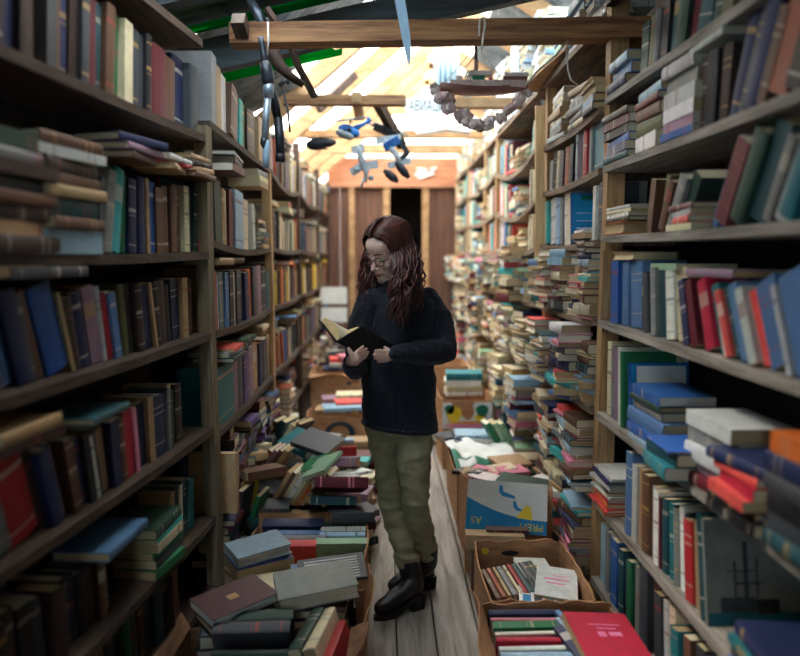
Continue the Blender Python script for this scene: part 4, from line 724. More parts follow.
# roof over the front: dark corrugated sheet on slate beams
def corr(mb, x0, x1, y0, y1, zf, amp=.012, pitch=.076, n=None, thick=.002):   # corrugations run across y
    n = n or int((y1 - y0) / pitch * 6); vs = []
    for k in range(n + 1):
        y = y0 + (y1 - y0) * k / n; dz = amp * math.sin(2 * math.pi * y / pitch)
        for x in (x0, x1):
            vs += [(x, y, zf(x, y) + dz), (x, y, zf(x, y) + dz + thick)]
    mb.add(vs, [(k * 4, k * 4 + 2, k * 4 + 6, k * 4 + 4) for k in range(n)] + [(k * 4 + 1, k * 4 + 5, k * 4 + 7, k * 4 + 3) for k in range(n)], None, True)
zn = lambda x, y=0: 2.75 + .23 * x
zl = lambda x, y=0: 3.25 + .845 * x
zr = lambda x, y=0: 3.25 + .845 * .5 - .62 * (x - .5)
mb = MB(); corr(mb, -1.42, 1.34, -2.34, 1.6, zn); corr(mb, -1.42, -.68, 1.6, 2.85, zn); corr(mb, -.25, 1.34, 1.6, 2.85, zn); corr(mb, -1.42, 1.34, 2.85, 3.28, zn)
corr(mb, -.62, .5, 3.3, 4.55, zl); corr(mb, .5, 1.36, 3.3, 4.55, zr); corr(mb, .85, 1.36, 4.55, 8.72, zr); struct(mb, 'ceiling', M['metal_roof'])  # opaque roof stretches added to keep skylight off the left shelves
mb = MB(); mb.box((-.70, 1.58, 0), (-.23, 2.87, .004), None, Matrix.Translation((0, 0, 2.77)) @ Matrix.Rotation(-math.atan(.23), 4, 'Y')); struct(mb, 'added_ceiling_panel', M['added_panel'])  # unseen panel added overhead to light the reader and the right shelves
for i, (y, dz) in enumerate(((-1.4, 0), (.2, 0), (1.6, 0), (2.55, -.01), (3.22, -.06))):
    mb = MB(); mb.bar((-1.38, y, zn(-1.38) - .10 + dz), (1.28, y, zn(1.28) - .10 + dz), .07, .14); tag(mb.build('roof_beam', M['dark_beam']), kind='structure')
# skylit roof beyond
zl = lambda x, y=0: 3.25 + .845 * x
zr = lambda x, y=0: 3.25 + .845 * .5 - .62 * (x - .5)
mb = MB(); mb.add([(-.60, 4.55, zl(-.60)), (.5, 4.55, zl(.5)), (.5, 8.72, zl(.5)), (-.60, 8.72, zl(-.60))], [(0, 1, 2, 3)]); mb.add([(.5, 4.55, zr(.5)), (.86, 4.55, zr(.86)), (.86, 8.72, zr(.86)), (.5, 8.72, zr(.5))], [(0, 1, 2, 3)])
mb.add([(-1.42, 4.9, zl(-1.42)), (-.6, 4.9, zl(-.6)), (-.6, 8.72, zl(-.6)), (-1.42, 8.72, zl(-1.42))], [(0, 1, 2, 3)])
struct(mb, 'ceiling_skylight', M['sky_panel'])
mb = MB(); zt = lambda x: zl(x) if x < .5 else zr(x)
mb.add([(-1.4, 8.66, 2.44), (1.3, 8.66, 2.44), (1.3, 8.66, zt(1.3)), (.5, 8.66, zt(.5)), (-1.0, 8.66, zt(-1.0)), (-1.4, 8.66, 2.45)], [(0, 1, 2, 3, 4, 5)]); struct(mb, 'window_2', M['sky_panel'])
for y in (4.95, 5.8, 6.9, 7.6, 8.3):
    mb = MB(); mb.bar((-1.38, y, zl(-1.38) - .07), (.5, y, zl(.5) - .07), .07, .12); mb.bar((.5, y, zr(.5) - .07), (1.3, y, zr(1.3) - .07), .07, .12); tag(mb.build('rafter', M['rafter']), kind='structure')
for i, z in enumerate((2.84, 3.03, 3.30)):
    mb = MB(); mb.bar((-1.3, 8.6, z), (1.28, 8.6, z), .05, .09 if i else .12); tag(mb.build('wall_rail', M['rafter']), kind='structure')
for y, w_, h_, x0, x1, z, m in ((2.72, .09, .075, -.585, 1.02, 2.345, 'beam'), (4.3, .08, .055, -.62, .13, 2.46, 'beam'), (4.36, .08, .055, .42, .85, 2.46, 'rafter'), (6.0, .08, .06, -1.3, .85, 2.56, 'rafter'), (7.6, .08, .06, -1.3, .85, 2.67, 'rafter')):
    mb = MB(); dz = .035 if y == 2.72 else 0; mb.bar((x0, y, z), (x1, y, z + dz), w_, h_); o = mb.build('tie_beam', M[m]); tag(o, kind='structure')
mb = MB(); mb.box((-.2, 4.25, 2.44), (-.14, 4.8, 2.5)); tag(mb.build('beam_stub', M['rafter']), kind='structure')
for s in ((-.05, 4.5, 2.5, .12, 4.75, 2.26), (-.50, 5.3, 2.62, -.24, 5.6, 2.95)):
    mb = MB(); mb.bar(s[:3], s[3:], .05, .06); tag(mb.build('roof_strut', M['dark_wood']), kind='structure')
# pieces of sheeting in the eaves
random.seed(9)
def sheet(label, x0, x1, y0, y1, zf, m, name='roof_sheet', cat='roofing sheet', ragged=0.04, group='loose sheets under the eaves'):
    mb = MB(); n, k2 = 48, 6; vs = []
    for i in range(n + 1):
        y = y0 + (y1 - y0) * i / n
        for j in range(k2 + 1):
            u = j / k2; e = ragged * noise.noise(V((y * 6, x1 * 9, 1))) * 2; x = x0 + (x1 + e - x0) * u
            vs.append((x, y, zf(x, y) + .01 * math.sin(y * 83)))
    k = k2 + 1
    mb.add(vs, [(i * k + j, i * k + j + 1, (i + 1) * k + j + 1, (i + 1) * k + j) for i in range(n) for j in range(k2)], None, True)
    o = mb.build(name, M[m]); tag(o, label, cat, group); d = o.modifiers.new('t', 'SOLIDIFY'); d.thickness = .003; return o
sheet('grey corrugated sheet low in the eaves behind the hanging toy guns', -1.42, -.62, 3.3, 4.3, lambda x, y: 3.02 + .55 * x, 'metal_roof')
sheet('grey corrugated sheet with a ragged edge farther along the eaves', -1.42, -.60, 4.25, 5.0, lambda x, y: 3.0 + .5 * x, 'metal_roof')
sheet('small broken corrugated piece against the bright roof, near the top beam', -.42, -.20, 3.5, 3.8, lambda x, y: 2.74 + .25 * x + (y - 3.5) * .1, 'metal_roof')
sheet('dark torn sheet corner hanging against the bright roof', -.50, -.40, 3.6, 3.9, lambda x, y: 2.70 + .9 * (x + .4), 'metal_roof', ragged=.06)
sheet('bright green roofing strip above the top beam, nearest the camera', -1.3, -.12, 3.0, 3.13, lambda x, y: 2.67 + .23 * x, 'green_panel', group='green roofing strips')
sheet('green roofing strip behind the top beam, showing at the bright gap', -1.3, -.26, 3.36, 3.46, lambda x, y: 2.55 + .23 * x, 'green_panel', group='green roofing strips')
mb = MB(); mb.box((.9, 1.9, 2.50), (1.26, 2.68, 2.54)); mb.bar((.86, 2.68, 2.50), (.86, .4, 2.50), .04, .1); tag(mb.build('ceiling_board', M['dark_wood']), kind='structure')
# pale slat in front of the second right bookcase
mb = MB(); a, b = W(539.5, 256, 3.74), W(540, 106, 3.72); mb.bar(a, b, .05, .018, V((0, 1, 0))); tag(mb.build('upright_batten', M['batten']), 'narrow pale upright slat nailed across the second right bookcase', 'batten')
o = W(597, 322, 2.66); mb = MB(); mb.box((.855, 2.665, 1.257), (.955, 2.685, 1.53)); tag(mb.build('divider_board', M['post']), 'pale board standing on edge beside the row of blue books', 'board')
mb = MB(); mb.bar((.84, 3.9, 2.43), (1.0, 3.0, 2.50), .2, .015); tag(mb.build('loose_board', M['rafter']), 'pale loose board sloping up beneath the top right stacks', 'board')
mb = MB(); c0 = W(455, 100, 4.6)
mb.box((.80, 4.4, 2.47), (1.0, 4.43, 2.83)); tag(mb.build('white_panel', M['white']), 'plain white panel standing among the pale stacks above the shell garland', 'panel')
# notices and the sign
for i, (y0, y1, lb) in enumerate(((287, 304, 'upper of two blank white notices at the end of the left bookcases'), (307.5, 322, 'lower of two blank white notices at the end of the left bookcases'))):
    a, b, c, d = W(321, y1, 7.05), W(347, y1, 7.05), W(347, y0, 7.05), W(321, y0, 7.05)
    mb = MB(); mb.add([a, b, c, d, a + V((0, .004, 0)), b + V((0, .004, 0)), c + V((0, .004, 0)), d + V((0, .004, 0))], [(0, 1, 2, 3), (7, 6, 5, 4), (0, 4, 5, 1), (1, 5, 6, 2), (2, 6, 7, 3), (3, 7, 4, 0)])
    tag(mb.build('paper_notice', M['paper']), lb, 'notice', 'white notices')
c = W(429.5, 106.5, 4.46); t = thing('hanging_sign', 'white paper sign with teal Cyrillic capitals hanging against the bright end wall', 'sign', c)
mb = MB(); mb.box((-.155, 0, -.05), (.155, .001, .05)); link('sign_sheet', mb.mesh('sign_sheet', M['thin_paper']), t)
me = text_mesh('АВИАЦИЯ', .092, M['tealprint'], wide=.59); o = link('lettering', me, t); o.location = (0, -.002, 0); o.rotation_euler = (math.pi / 2, 0, 0)
for x in (-.17, .17): mb = MB(); mb.tube([(x, 0, .045), (x, 0, .25)], .002, 5); link('string', mb.mesh('string', M['string']), t)

# ------------------------------------------------------------------ things hanging from the beams
def px_tube(mb, pts, Y, rad, n=8, **kw): mb.tube([W(x, y, Y + (p[0] if p else 0)) for x, y, *p in pts], rad, n, **kw)
# toy guns
def gun(label, segs, Y, extra=None):
    t = thing('toy_gun', label, 'toy gun', W(segs[0][1][0][0], segs[0][1][0][1], Y), 'toy guns hanging from the top beam')
    for nm, pts, rad, m in segs:
        mb = MB(); px_tube(mb, pts, Y, [r / FPX * Y for r in rad], 12); part(mb, nm, M[m], t)
    return t
t = gun('long toy rifle with a flared dark fore-end and silver barrel, hanging muzzle upwards', [
    ('muzzle', [(260.5, 37), (262, 44), (264, 56), (266, 66)], [3, 3, 3.6, 5], 'gunmetal'), ('fore_end', [(265, 62), (267, 72), (268, 80), (269, 85)], [5, 6.4, 6.2, 5], 'gunmetal'),
    ('receiver', [(269, 84), (268.5, 90), (268, 97)], [5, 5.2, 4.6], 'silver'), ('barrel', [(268, 96), (266, 118), (264.5, 139)], [3.6, 3.4, 3.2], 'silver'),
    ('barrel_tip', [(264.5, 138), (264, 144), (265, 148)], [3.8, 3.6, 2.4], 'gunmetal'), ('stock', [(267, 140), (266, 158), (266.5, 168)], [2.6, 3.4, 3.0], 'paleblue')], 2.62)
mb = MB(); px_tube(mb, [(262, 33), (261, 38)], 2.62, .004); 
t = gun('black toy rifle hanging close behind the silver-barrelled one', [('stock', [(272, 88), (275, 104), (278, 120)], [3, 4.6, 4], 'gunmetal'), ('barrel', [(278, 118), (280, 140), (280.5, 156)], [4.6, 4.6, 4.2], 'gunmetal'), ('muzzle', [(280.5, 154), (280, 162)], [5, 4.6], 'blackplastic')], 2.70)
mb = MB(); px_tube(mb, [(283, 90), (288, 112), (290, 132)], 2.7, .004); part(mb, 'sling', M['blackplastic'], t)
mb = MB(); px_tube(mb, [(279, 86), (286, 80), (289, 84)], 2.7, .008); part(mb, 'trigger_guard', M['gunmetal'], t)
t = gun('dark curved wooden stock piece slung behind the top beam', [('stock', [(268, 38), (273, 52), (280, 66), (290, 76), (303, 85)], [6, 7, 6, 4.5, 3], 'dark_wood'), ('rail', [(250, 0), (258, 14), (265, 28), (270, 40)], [4, 5, 5, 4], 'gunmetal')], 2.95)
mb = MB(); vs = [W(266, 8, 2.9), W(288, 40, 2.95), W(300, 70, 3.0), W(314, 96, 3.05)]
for i in range(3): mb.bar(vs[i], vs[i + 1] + (vs[i + 1] - vs[i]) * .05, .05, .018, V((1, .3, .6)))
tag(mb.build('wooden_strip', M['dark_wood']), 'long dark bent strip running up past the top beam beside the toy guns', 'strip')
mb = MB(); mb.bar(W(238, 18, 2.62), W(243, 34, 2.68), .05, .05); tag(mb.build('timber_offcut', M['dark_wood']), 'short dark timber block sitting on the end of the top beam', 'timber')
# light blue blade
t = thing('toy_sword', 'pale blue pointed blade hanging down in front of the top beam', 'toy sword', W(404, 10, 2.5))
mb = MB(); pr = [(-1.5, -8), (8.5, -8), (12.5, 14), (15.5, 40), (16, 56), (14.5, 66), (11.5, 58), (7.5, 40), (2.5, 14)]; a = [W(395 + x, y, 2.55) for x, y in pr]; n = len(a); b = [p + V((0, .008, 0)) for p in a]
mb.add(a + b, [tuple(range(n - 1, -1, -1)), tuple(range(n, 2 * n))] + [(i, (i + 1) % n, n + (i + 1) % n, n + i) for i in range(n)]); part(mb, 'blade', M['paleblue'], t)
mb = MB(); mb.tube([W(398, -8, 2.554), W(397, -30, 2.554)], .012, 8); part(mb, 'grip', M['paleblue'], t)
# strings
for lb, pts, Y in (('white looped cord hanging over the top beam', [(479, 36), (480, 19), (484, 17), (485, 24), (483, 38), (482, 46), (481, 52)], 2.66), ('white cord running from the top beam down to the toy ship', [(576, 24), (570, 38), (556, 55), (536, 72), (527, 84)], 2.72),
                   ('knotted white rope dangling from the shelf under the top beam', [(572, 42), (566, 48), (567, 58), (568, 70), (571, 80), (578, 85)], 2.8), ('thin pale cord looped round the top beam by the toy guns', [(268, 22), (268.5, 40), (267, 58)], 2.66)):
    mb = MB(); px_tube(mb, pts, Y, .004, 6); tag(mb.build('cord', M['string']), lb, 'cord')
# toy ship and shell garland
Y = 3.05; t = thing('toy_ship', 'toy sailing ship with a brown hull and pale deck hung under the top beam', 'toy ship', W(490, 92, Y))
mb = MB(); n = 16; vs = []
for i in range(n + 1):
    u = i / n; x = 440 + 88 * u; wd = .055 * math.sin(math.pi * min(1, .12 + u * .9)) ** .6; zt = 84 + 5 * math.sin(math.pi * u) ; zb = 89.5 + 5 * math.sin(math.pi * min(1, u * .9 + .1)) ** .7
    c, k = W(x, zt, Y), W(x, zb, Y); vs += [c + V((0, -wd, 0)), c + V((0, wd, 0)), k + V((0, wd * .5, 0)), k + V((0, -wd * .5, 0))]
mb.add(vs, [(i * 4 + j, i * 4 + (j + 1) % 4, i * 4 + 4 + (j + 1) % 4, i * 4 + 4 + j) for i in range(n) for j in range(4)] + [(3, 2, 1, 0), (n * 4, n * 4 + 1, n * 4 + 2, n * 4 + 3)], None, True); part(mb, 'hull', M['hull'], t)
def blk(x0, y0, x1, y1, d, m, nm, Yc=Y):
    a, b = W(x0, y1, Yc), W(x1, y0, Yc); mb = MB(); mb.box((a.x, Yc - d, a.z), (b.x, Yc + d, b.z)); part(mb, nm, M[m], t)
blk(450, 82, 525, 88, .035, 'shell', 'deck'); blk(502, 78, 526, 84, .03, 'hull', 'cabin'); blk(503.5, 74.5, 527, 78, .034, 'white', 'cabin_roof'); blk(472, 77, 484, 83, .02, 'greenprint', 'deck_box'); blk(456, 77, 462, 83, .02, 'shell', 'deck_box'); blk(488, 79, 492, 83, .02, 'redprint', 'deck_box'); blk(468, 72, 492, 76, .025, 'white', 'upper_deck'); blk(474, 60, 478, 72, .01, 'hull', 'mast')
mb = MB(); px_tube(mb, [(476, 62), (476, 44)], Y, .006); part(mb, 'mast', M['dark_wood'], t)
for a, b in (((476, 46), (444, 84)), ((476, 46), (500, 76)), ((476, 54), (456, 80))): mb = MB(); px_tube(mb, [a, b], Y, .002, 5); part(mb, 'rigging', M['string'], t)
t = thing('shell_garland', 'garland of knobbly pinkish shells looped beneath the toy ship', 'garland', W(480, 120, 3.0))
pts = [(437, 88), (441, 95), (447, 102), (450, 107), (457, 113), (463, 117), (468, 121), (474, 124), (480, 125), (486, 124), (491, 121), (497, 116), (503, 117), (509, 108), (516, 103), (522, 99), (526, 95)]
mb = MB(); px_tube(mb, pts, 3.0, .005, 6); part(mb, 'cord', M['yarn'], t)
random.seed(21)
for i, (x, y) in enumerate(pts):
    for k in range(3 if 2 < i < 13 else 2):
        mb = MB(); c = W(x + U(-3, 3), y + U(-3.5, 3.5), 3.0 + U(-.03, .03)); r = U(.015, .025) * (1.3 if i < 5 else 1)
        mb.ball(c, (r, r * U(.7, 1), r * U(.6, 1.15)), 18, 13, Matrix.Rotation(U(0, 3), 4, V((U(-1, 1), U(-1, 1), 1)))); mb.v = [tuple(V(v) + (V(v) - c) * .42 * noise.noise(V(v) * 75)) for v in mb.v]; part(mb, 'shell', M['shell'] if R_() < .75 else M['yarn'], t)
# toy aircraft
Y = 4.0; t = thing('toy_helicopter', 'blue and white toy helicopter hanging in the middle of the aisle', 'toy helicopter', W(356, 130, Y))
k = Y / FPX; c = W(349, 131, Y); mb = MB(); R0 = Matrix.Rotation(.35, 4, 'Y'); mb.ball(c, (11 * k, 5.5 * k, 5.6 * k), 18, 12, R0); part(mb, 'cabin', M['blueplastic'], t)
mb = MB(); mb.bar(W(335, 121.5, Y), W(366, 117, Y), .03, .004); mb.bar(W(349, 119.5, Y - .18), W(352, 119, Y + .18), .03, .004); part(mb, 'rotor_blade', M['dullwhite'], t)
mb = MB(); mb.ball(W(345, 134.5, Y - .010), (9.6 * k, 5.4 * k, 4.2 * k), 16, 10, R0); part(mb, 'belly', M['dullwhite'], t)
mb = MB(); px_tube(mb, [(355, 128.5), (362, 125), (371, 119.5)], Y, [3.2 * k, 1.8 * k, 1.0 * k]); part(mb, 'tail_boom', M['blueplastic'], t)
mb = MB(); a = [W(366, 124, Y), W(367, 117, Y), W(370, 117.5, Y), W(371, 124, Y)]; b = [p + V((0, .006, 0)) for p in a]; mb.add(a + b, [(3, 2, 1, 0), (4, 5, 6, 7), (0, 1, 5, 4), (1, 2, 6, 5), (2, 3, 7, 6), (3, 0, 4, 7)]); part(mb, 'tail_fin', M['blueplastic'], t)
mb = MB(); px_tube(mb, [(350, 123), (350.5, 120)], Y, .006); part(mb, 'rotor_mast', M['gunmetal'], t)
for x, y in ((344.5, 131.5), (349, 130)): mb = MB(); mb.ball(W(x, y, Y - 5.0 * k), (2.2 * k, 1.2 * k, 2.2 * k), 10, 7); part(mb, 'window', M['blackplastic'], t)
mb = MB(); px_tube(mb, [(340, 137), (346, 137.5), (352, 136)], Y - .01, .004); part(mb, 'skid', M['gunmetal'], t)
Y = 4.2; k = Y / FPX; t = thing('toy_helicopter', 'small dark toy helicopter hanging beside the third left bookcase', 'toy helicopter', W(322, 143, Y))
mb = MB(); mb.ball(W(318, 144, Y), (12 * k, 5 * k, 6 * k), 16, 10, Matrix.Rotation(-.1, 4, 'Y')); px_tube(mb, [(320, 143), (330, 143), (336, 142)], Y, [5 * k, 4 * k, 2 * k]); part(mb, 'body', M['blackplastic'], t)
mb = MB(); mb.bar(W(307, 138.5, Y), W(333, 137, Y), .02, .004); part(mb, 'rotor_blade', M['gunmetal'], t); mb = MB(); px_tube(mb, [(310, 149), (328, 149)], Y, .004); part(mb, 'skid', M['gunmetal'], t); mb = MB(); px_tube(mb, [(311, 106), (311.5, 125), (318, 138)], Y, .002, 5); part(mb, 'string', M['string'], t)
def plane(label, L, wing_a, wing_b, Y, r, m='white', upv=V((0, .5, 1)), tail=None, nm='toy_plane'):
    t = thing(nm, label, 'toy plane', W(*L[0], Y), 'toy planes hanging over the aisle'); k = Y / FPX
    mb = MB(); n = len(L); px_tube(mb, L, Y, [r * k * math.sin(math.pi * min(.98, .12 + .86 * i / (n - 1))) ** .5 for i in range(n)], 12); part(mb, 'fuselage', M[m], t)
    for a, b in wing_a:
        mb = MB(); mb.bar(W(*a[:2], Y + (a[2] if len(a) > 2 else 0)), W(*b[:2], Y + (b[2] if len(b) > 2 else 0)), wing_b[0], wing_b[1], upv); part(mb, 'wing', M[m], t)
    return t, k
plane('long white toy airliner lying along the beam beneath the sign', [(416, 133), (430, 131), (446, 128), (460, 125), (470, 124)], [((440, 129), (470, 133, -.15)), ((440, 129), (420, 127, .2))], (.05, .006), 5.6, 3.4)
t, k = plane('white toy aeroplane with a dark swept wing behind the blue helicopter', [(372, 124), (386, 127), (398, 131), (408, 136)], [((388, 128), (372, 124, -.1)), ((388, 128), (404, 122, .2))], (.05, .006), 4.7, 2.6)
mb = MB(); mb.bar(W(374, 126, 4.62), W(398, 137, 4.62), .07, .006, V((0, .6, 1))); part(mb, 'lower_wing', M['inkprint'], t)
t, k = plane('grey and white toy plane hanging nose down beside the doorway', [(358, 146), (361, 158), (366, 170), (366, 183)], [((362, 166), (351, 173)), ((363, 166), (378, 164)), ((358, 149), (352, 151)), ((358, 149), (364, 147))], (.05, .008), 4.4, 3.6, 'dullwhite', V((0, 1, .1)))
mb = MB(); px_tube(mb, [(364, 178), (361, 188)], 4.38, .008); part(mb, 'nose', M['silver'], t)
for x, y in ((357, 170), (371, 178)): mb = MB(); mb.ball(W(x, y, 4.36), .018, 10, 7); part(mb, 'engine', M['silver'], t)
t, k = plane('toy seaplane with two thick black floats and turquoise wings', [(384, 140), (391, 148), (397, 156), (402, 166)], [((376, 141), (401, 137)), ((388, 166), (411, 160))], (.04, .006), 4.4, 3.4, 'dullwhite', V((0, 1, .1)))
for a, b in (((384, 170), (398, 182)), ((396, 162), (409, 178))): mb = MB(); px_tube(mb, [a, ((a[0] * 2 + b[0]) / 3, (a[1] * 2 + b[1]) / 3), ((a[0] + 2 * b[0]) / 3, (a[1] + 2 * b[1]) / 3), b], 4.36, [.012, .026, .026, .012], 10); part(mb, 'float', M['blackplastic'], t)
mb = MB(); mb.bar(W(400, 140, 4.4), W(408, 154, 4.4), .03, .012, V((0, 1, 0))); mb.bar(W(408, 153, 4.4), W(397, 162, 4.4), .03, .012, V((0, 1, 0))); part(mb, 'float_strut', M['blackplastic'], t)
mb = MB(); mb.bar(W(384, 148, 4.37), W(399, 139, 4.37), .06, .006, V((0, 1, 1))); part(mb, 'turquoise_wing', M['blueplastic'], t)
t = thing('toy_plane', 'small white model plane fixed flat on the orange-brown board', 'toy plane', W(425, 172, 8.44), 'toy planes hanging over the aisle')
for a, b in (((415, 175), (436, 168)), ((417, 169), (433, 171)), ((418, 178), (434, 173))): mb = MB(); mb.bar(W(*a, 8.44), W(*b, 8.44), .03, .028, V((0, 1, 0))); part(mb, 'wing', M['white'], t)
mb = MB(); px_tube(mb, [(436, 42 + 14), (436, 62), (446, 78), (454, 80)], 5.8, .004, 5)
mb = MB(); a, b = W(433, 46, 6.6), W(460, 84, 6.6)
sh = MB(); n = 24; vs = []
for i in range(n + 1):
    u = i / n; x = 434 + 25 * u
    for y in (48, 86): vs.append(W(x, y, 6.8 + .03 * math.sin(u * 30)))
sh.add(vs, [(i * 2, i * 2 + 2, i * 2 + 3, i * 2 + 1) for i in range(n)], None, True); o = sh.build('corrugated_sheeting', M['paleblue']); tag(o, 'pale blue corrugated strip of sheeting hanging against the skylight', 'sheeting'); d = o.modifiers.new('t', 'SOLIDIFY'); d.thickness = .004
# ------------------------------------------------------------------ the reader
random.seed(3)
M['skin'] = noise_mat('skin', lin((234, 192, 172)), lin((244, 206, 188)), (12, 12, 12), .5, .03, spec=.35)
M['lips'] = noise_mat('lip_skin', lin((196, 122, 114)), lin((206, 134, 124)), (12, 12, 12), .4, .02)
M['hair'] = noise_mat('red_brown_hair', lin((40, 20, 17)), lin((98, 46, 36)), (22, 22, 3), .42, .1, nscale=2, spec=.5)
M['rim'] = noise_mat('tortoise_rim', lin((64, 26, 20)), lin((110, 48, 34)), (60, 60, 60), .3, .02)
M['nail'] = noise_mat('dark_nail', lin((60, 22, 28)), lin((70, 28, 34)), (9, 9, 9), .25, .0)
M['leather'] = noise_mat('black_leather', lin((16, 16, 18)), lin((34, 34, 37)), (16, 16, 16), .36, .35, nscale=2, spec=.5)
M['sole'] = noise_mat('black_rubber', lin((14, 14, 15)), lin((24, 24, 26)), (16, 16, 16), .6, .1)
def knit():
    m, t, b = mat('navy_black_knit', lin((15, 17, 24)), .9, 0, .2); L = t.links.new
    tc = N(t, 'ShaderNodeTexCoord'); w1 = N(t, 'ShaderNodeTexWave', Scale=34.0, Distortion=1.2, Detail=2.0); w1.bands_direction = 'X'; w2 = N(t, 'ShaderNodeTexWave', Scale=60.0, Distortion=1.0, Detail=1.0); w2.bands_direction = 'Z'
    L(tc.outputs['Object'], w1.inputs['Vector']); L(tc.outputs['Object'], w2.inputs['Vector']); ad = N(t, 'ShaderNodeMath', operation='ADD'); L(w1.outputs['Fac'], ad.inputs[0]); L(w2.outputs['Fac'], ad.inputs[1])
    rp = N(t, 'ShaderNodeValToRGB'); rp.color_ramp.elements[0].color = (*lin((17, 19, 27)), 1); rp.color_ramp.elements[1].color = (*lin((46, 50, 64)), 1); dv = N(t, 'ShaderNodeMath', operation='MULTIPLY'); dv.inputs[1].default_value = .5; L(ad.outputs[0], dv.inputs[0]); L(dv.outputs[0], rp.inputs[0]); L(rp.outputs[0], b.inputs['Base Color'])
    bp = N(t, 'ShaderNodeBump', Strength=.5, Distance=.004); L(ad.outputs[0], bp.inputs['Height']); L(bp.outputs[0], b.inputs['Normal']); b.inputs['Sheen Weight'].default_value = .12; return m
M['knit'] = knit()
M['khaki'] = noise_mat('olive_cotton', lin((132, 127, 98)), lin((160, 153, 121)), (14, 14, 14), .8, .1, spec=.25)
ROOT = thing('person', 'person with long red-brown hair reading in the aisle, dark sweater, olive trousers, black heeled boots', 'person', (.09, 2.84, 0))
# head axes: face turned to her right (picture left) and down
yaw = math.radians(44); pit = math.radians(28)
f0 = V((-math.sin(yaw), -math.cos(yaw), 0)); hr = V((-math.cos(yaw), math.sin(yaw), 0))                # hr: her right
hf = (f0 * math.cos(pit) - ZV * math.sin(pit)).normalized(); hu = hr.cross(hf).normalized()
if hu.z < 0: hu = -hu
HC = W(387.5, 249, 2.85)
roll = Matrix.Rotation(math.radians(-8), 3, hf); hr, hu = roll @ hr, roll @ hu
HM = basis(hr, hf, hu, HC)
def h(x, y, z): return HM @ V((x, y, z))
bd = MB()
def ell(x, y, z, r): bd.ball(h(x, y, z), r, 20, 14, HM)
ell(0, -.012, .028, (.074, .093, .082)); ell(0, .03, -.03, (.062, .058, .085)); ell(0, .044, -.085, (.044, .046, .036)); ell(0, .078, -.107, (.021, .017, .015))
ell(0, .05, .04, (.058, .042, .045))
bd.chain([h(0, .088, .002), h(0, .098, -.018), h(0, .109, -.038)], [.0075, .0085, .0105], 12); 
for s in (-1, 1):
    bd.ball(h(s * .010, .098, -.042), .0082, 10, 8); bd.chain([h(s * .046, .072, .016), h(s * .014, .087, .014)], [.008, .0085], 10); ell(s * .036, .058, -.036, (.026, .026, .026)); ell(s * .074, -.008, -.02, (.008, .016, .028))
bd.chain([h(-.019, .086, -.068), h(0, .0935, -.0655), h(.019, .086, -.068)], [.0045, .0065, .0045], 10); bd.chain([h(-.016, .085, -.077), h(0, .091, -.078), h(.016, .085, -.077)], [.0045, .0075, .0045], 10)
NK = W(396, 290, 2.89)
bd.chain([h(0, -.03, -.05), (h(0, -.03, -.05) + NK) / 2 + V((0, .0, 0)), NK, NK + V((0, 0, -.05))], [.050, .046, .046, .046], 16)
# trunk and limbs (under the clothes)
SL, SR = W(428, 300, 2.88), W(368, 300, 2.84)
bd.chain([SR + V((.03, 0, -.01)), W(397, 300, 2.885), SL + V((-.03, 0, -.01))], [.034, .048, .036]); bd.chain([W(397, 306, 2.885), W(398, 350, 2.87), W(398, 395, 2.87), W(399, 412, 2.87)], [.06, .075, .08, .07])
EL, ER = W(444, 351, 2.84), W(357.5, 367, 2.78)
WL, WR = W(398, 354, 2.66), W(351, 361, 2.61)
bd.chain([SL, EL], [.034, .030]); bd.chain([EL, WL], [.030, .021]); bd.chain([SR, ER], [.032, .028]); bd.chain([ER, WR], [.028, .021])
HIPR, KR, AR = W(386, 430, 2.875), W(393, 512, 2.868), W(408, 572, 2.82)
HIPL, KL, AL = W(413, 430, 2.85), W(416, 510, 2.787), W(427, 560, 2.95)
for a, m_, b, c in ((HIPR, W(389, 478, 2.88), KR, AR), (HIPL, W(414, 478, 2.79), KL, AL)): bd.chain([a, m_, b, c], [.042, .036, .028, .022])
dirf = V((-.87, -.48, 0)).normalized()
H1 = V((.128, 2.79, 0)); T1 = H1 + dirf * .17
bd.chain([AR, H1 + V((-.01, 0, .09)), H1 + dirf * .09 + V((0, 0, .06)), T1 + V((0, 0, .035))], [.034, .034, .03, .024], 12)
H2 = AL + V((0.0, .02, -.13)); H2.z = .10; T2 = H2 + V((-.15, -.06, 0)); T2.z = .035
bd.chain([AL, H2, T2], [.034, .033, .026], 12)
# the book she holds: spine from P1 (top) to P4 (near her body)
P1, P4, P2, LT = W(336, 341.5, 2.52), W(371, 360, 2.655), W(361, 326.5, 2.60), W(319, 320, 2.575)
P3 = P2 + (P4 - P1); ax = (P4 - P1); cn = (P2 - P1).cross(ax).normalized()
if cn.y > 0: cn = -cn                               # outward normal of the cover that faces the camera
def cov(x, y, off): return onplane(x, y, P1, cn) + cn * off
# hands
def finger(pts, r): bd.chain(pts, r, 10)
HR = cov(351.5, 357, .016); bd.chain([WR, HR + V((.0, .004, -.006))], [.022, .022], 12)
NAILS = []
for i, (kx, ky, mx_, my, tx, ty) in enumerate(((352, 354, 357, 349.5, 361.5, 346.3), (354, 357, 359.5, 352, 365, 348.6), (354.5, 360, 360.5, 355, 367, 351.8), (354, 363, 359.5, 358.2, 365, 356))):
    bd.chain([HR + V((-.004, 0, -.004 * i)), cov(kx, ky, .013)], [.016, .0095], 10); finger([cov(kx, ky, .013), cov(mx_, my, .0125), cov(tx, ty, .0085)], [.0088, .008, .0066])
    NAILS.append((cov(tx - .6, ty + .5, .0085), cov(tx, ty, .0085)))
finger([HR, cov(348.5, 352, .013), cov(347, 348.5, .009)], [.014, .010, .0075])
HL = cov(387, 355, .018); bd.chain([WL, HL], [.021, .021], 12)
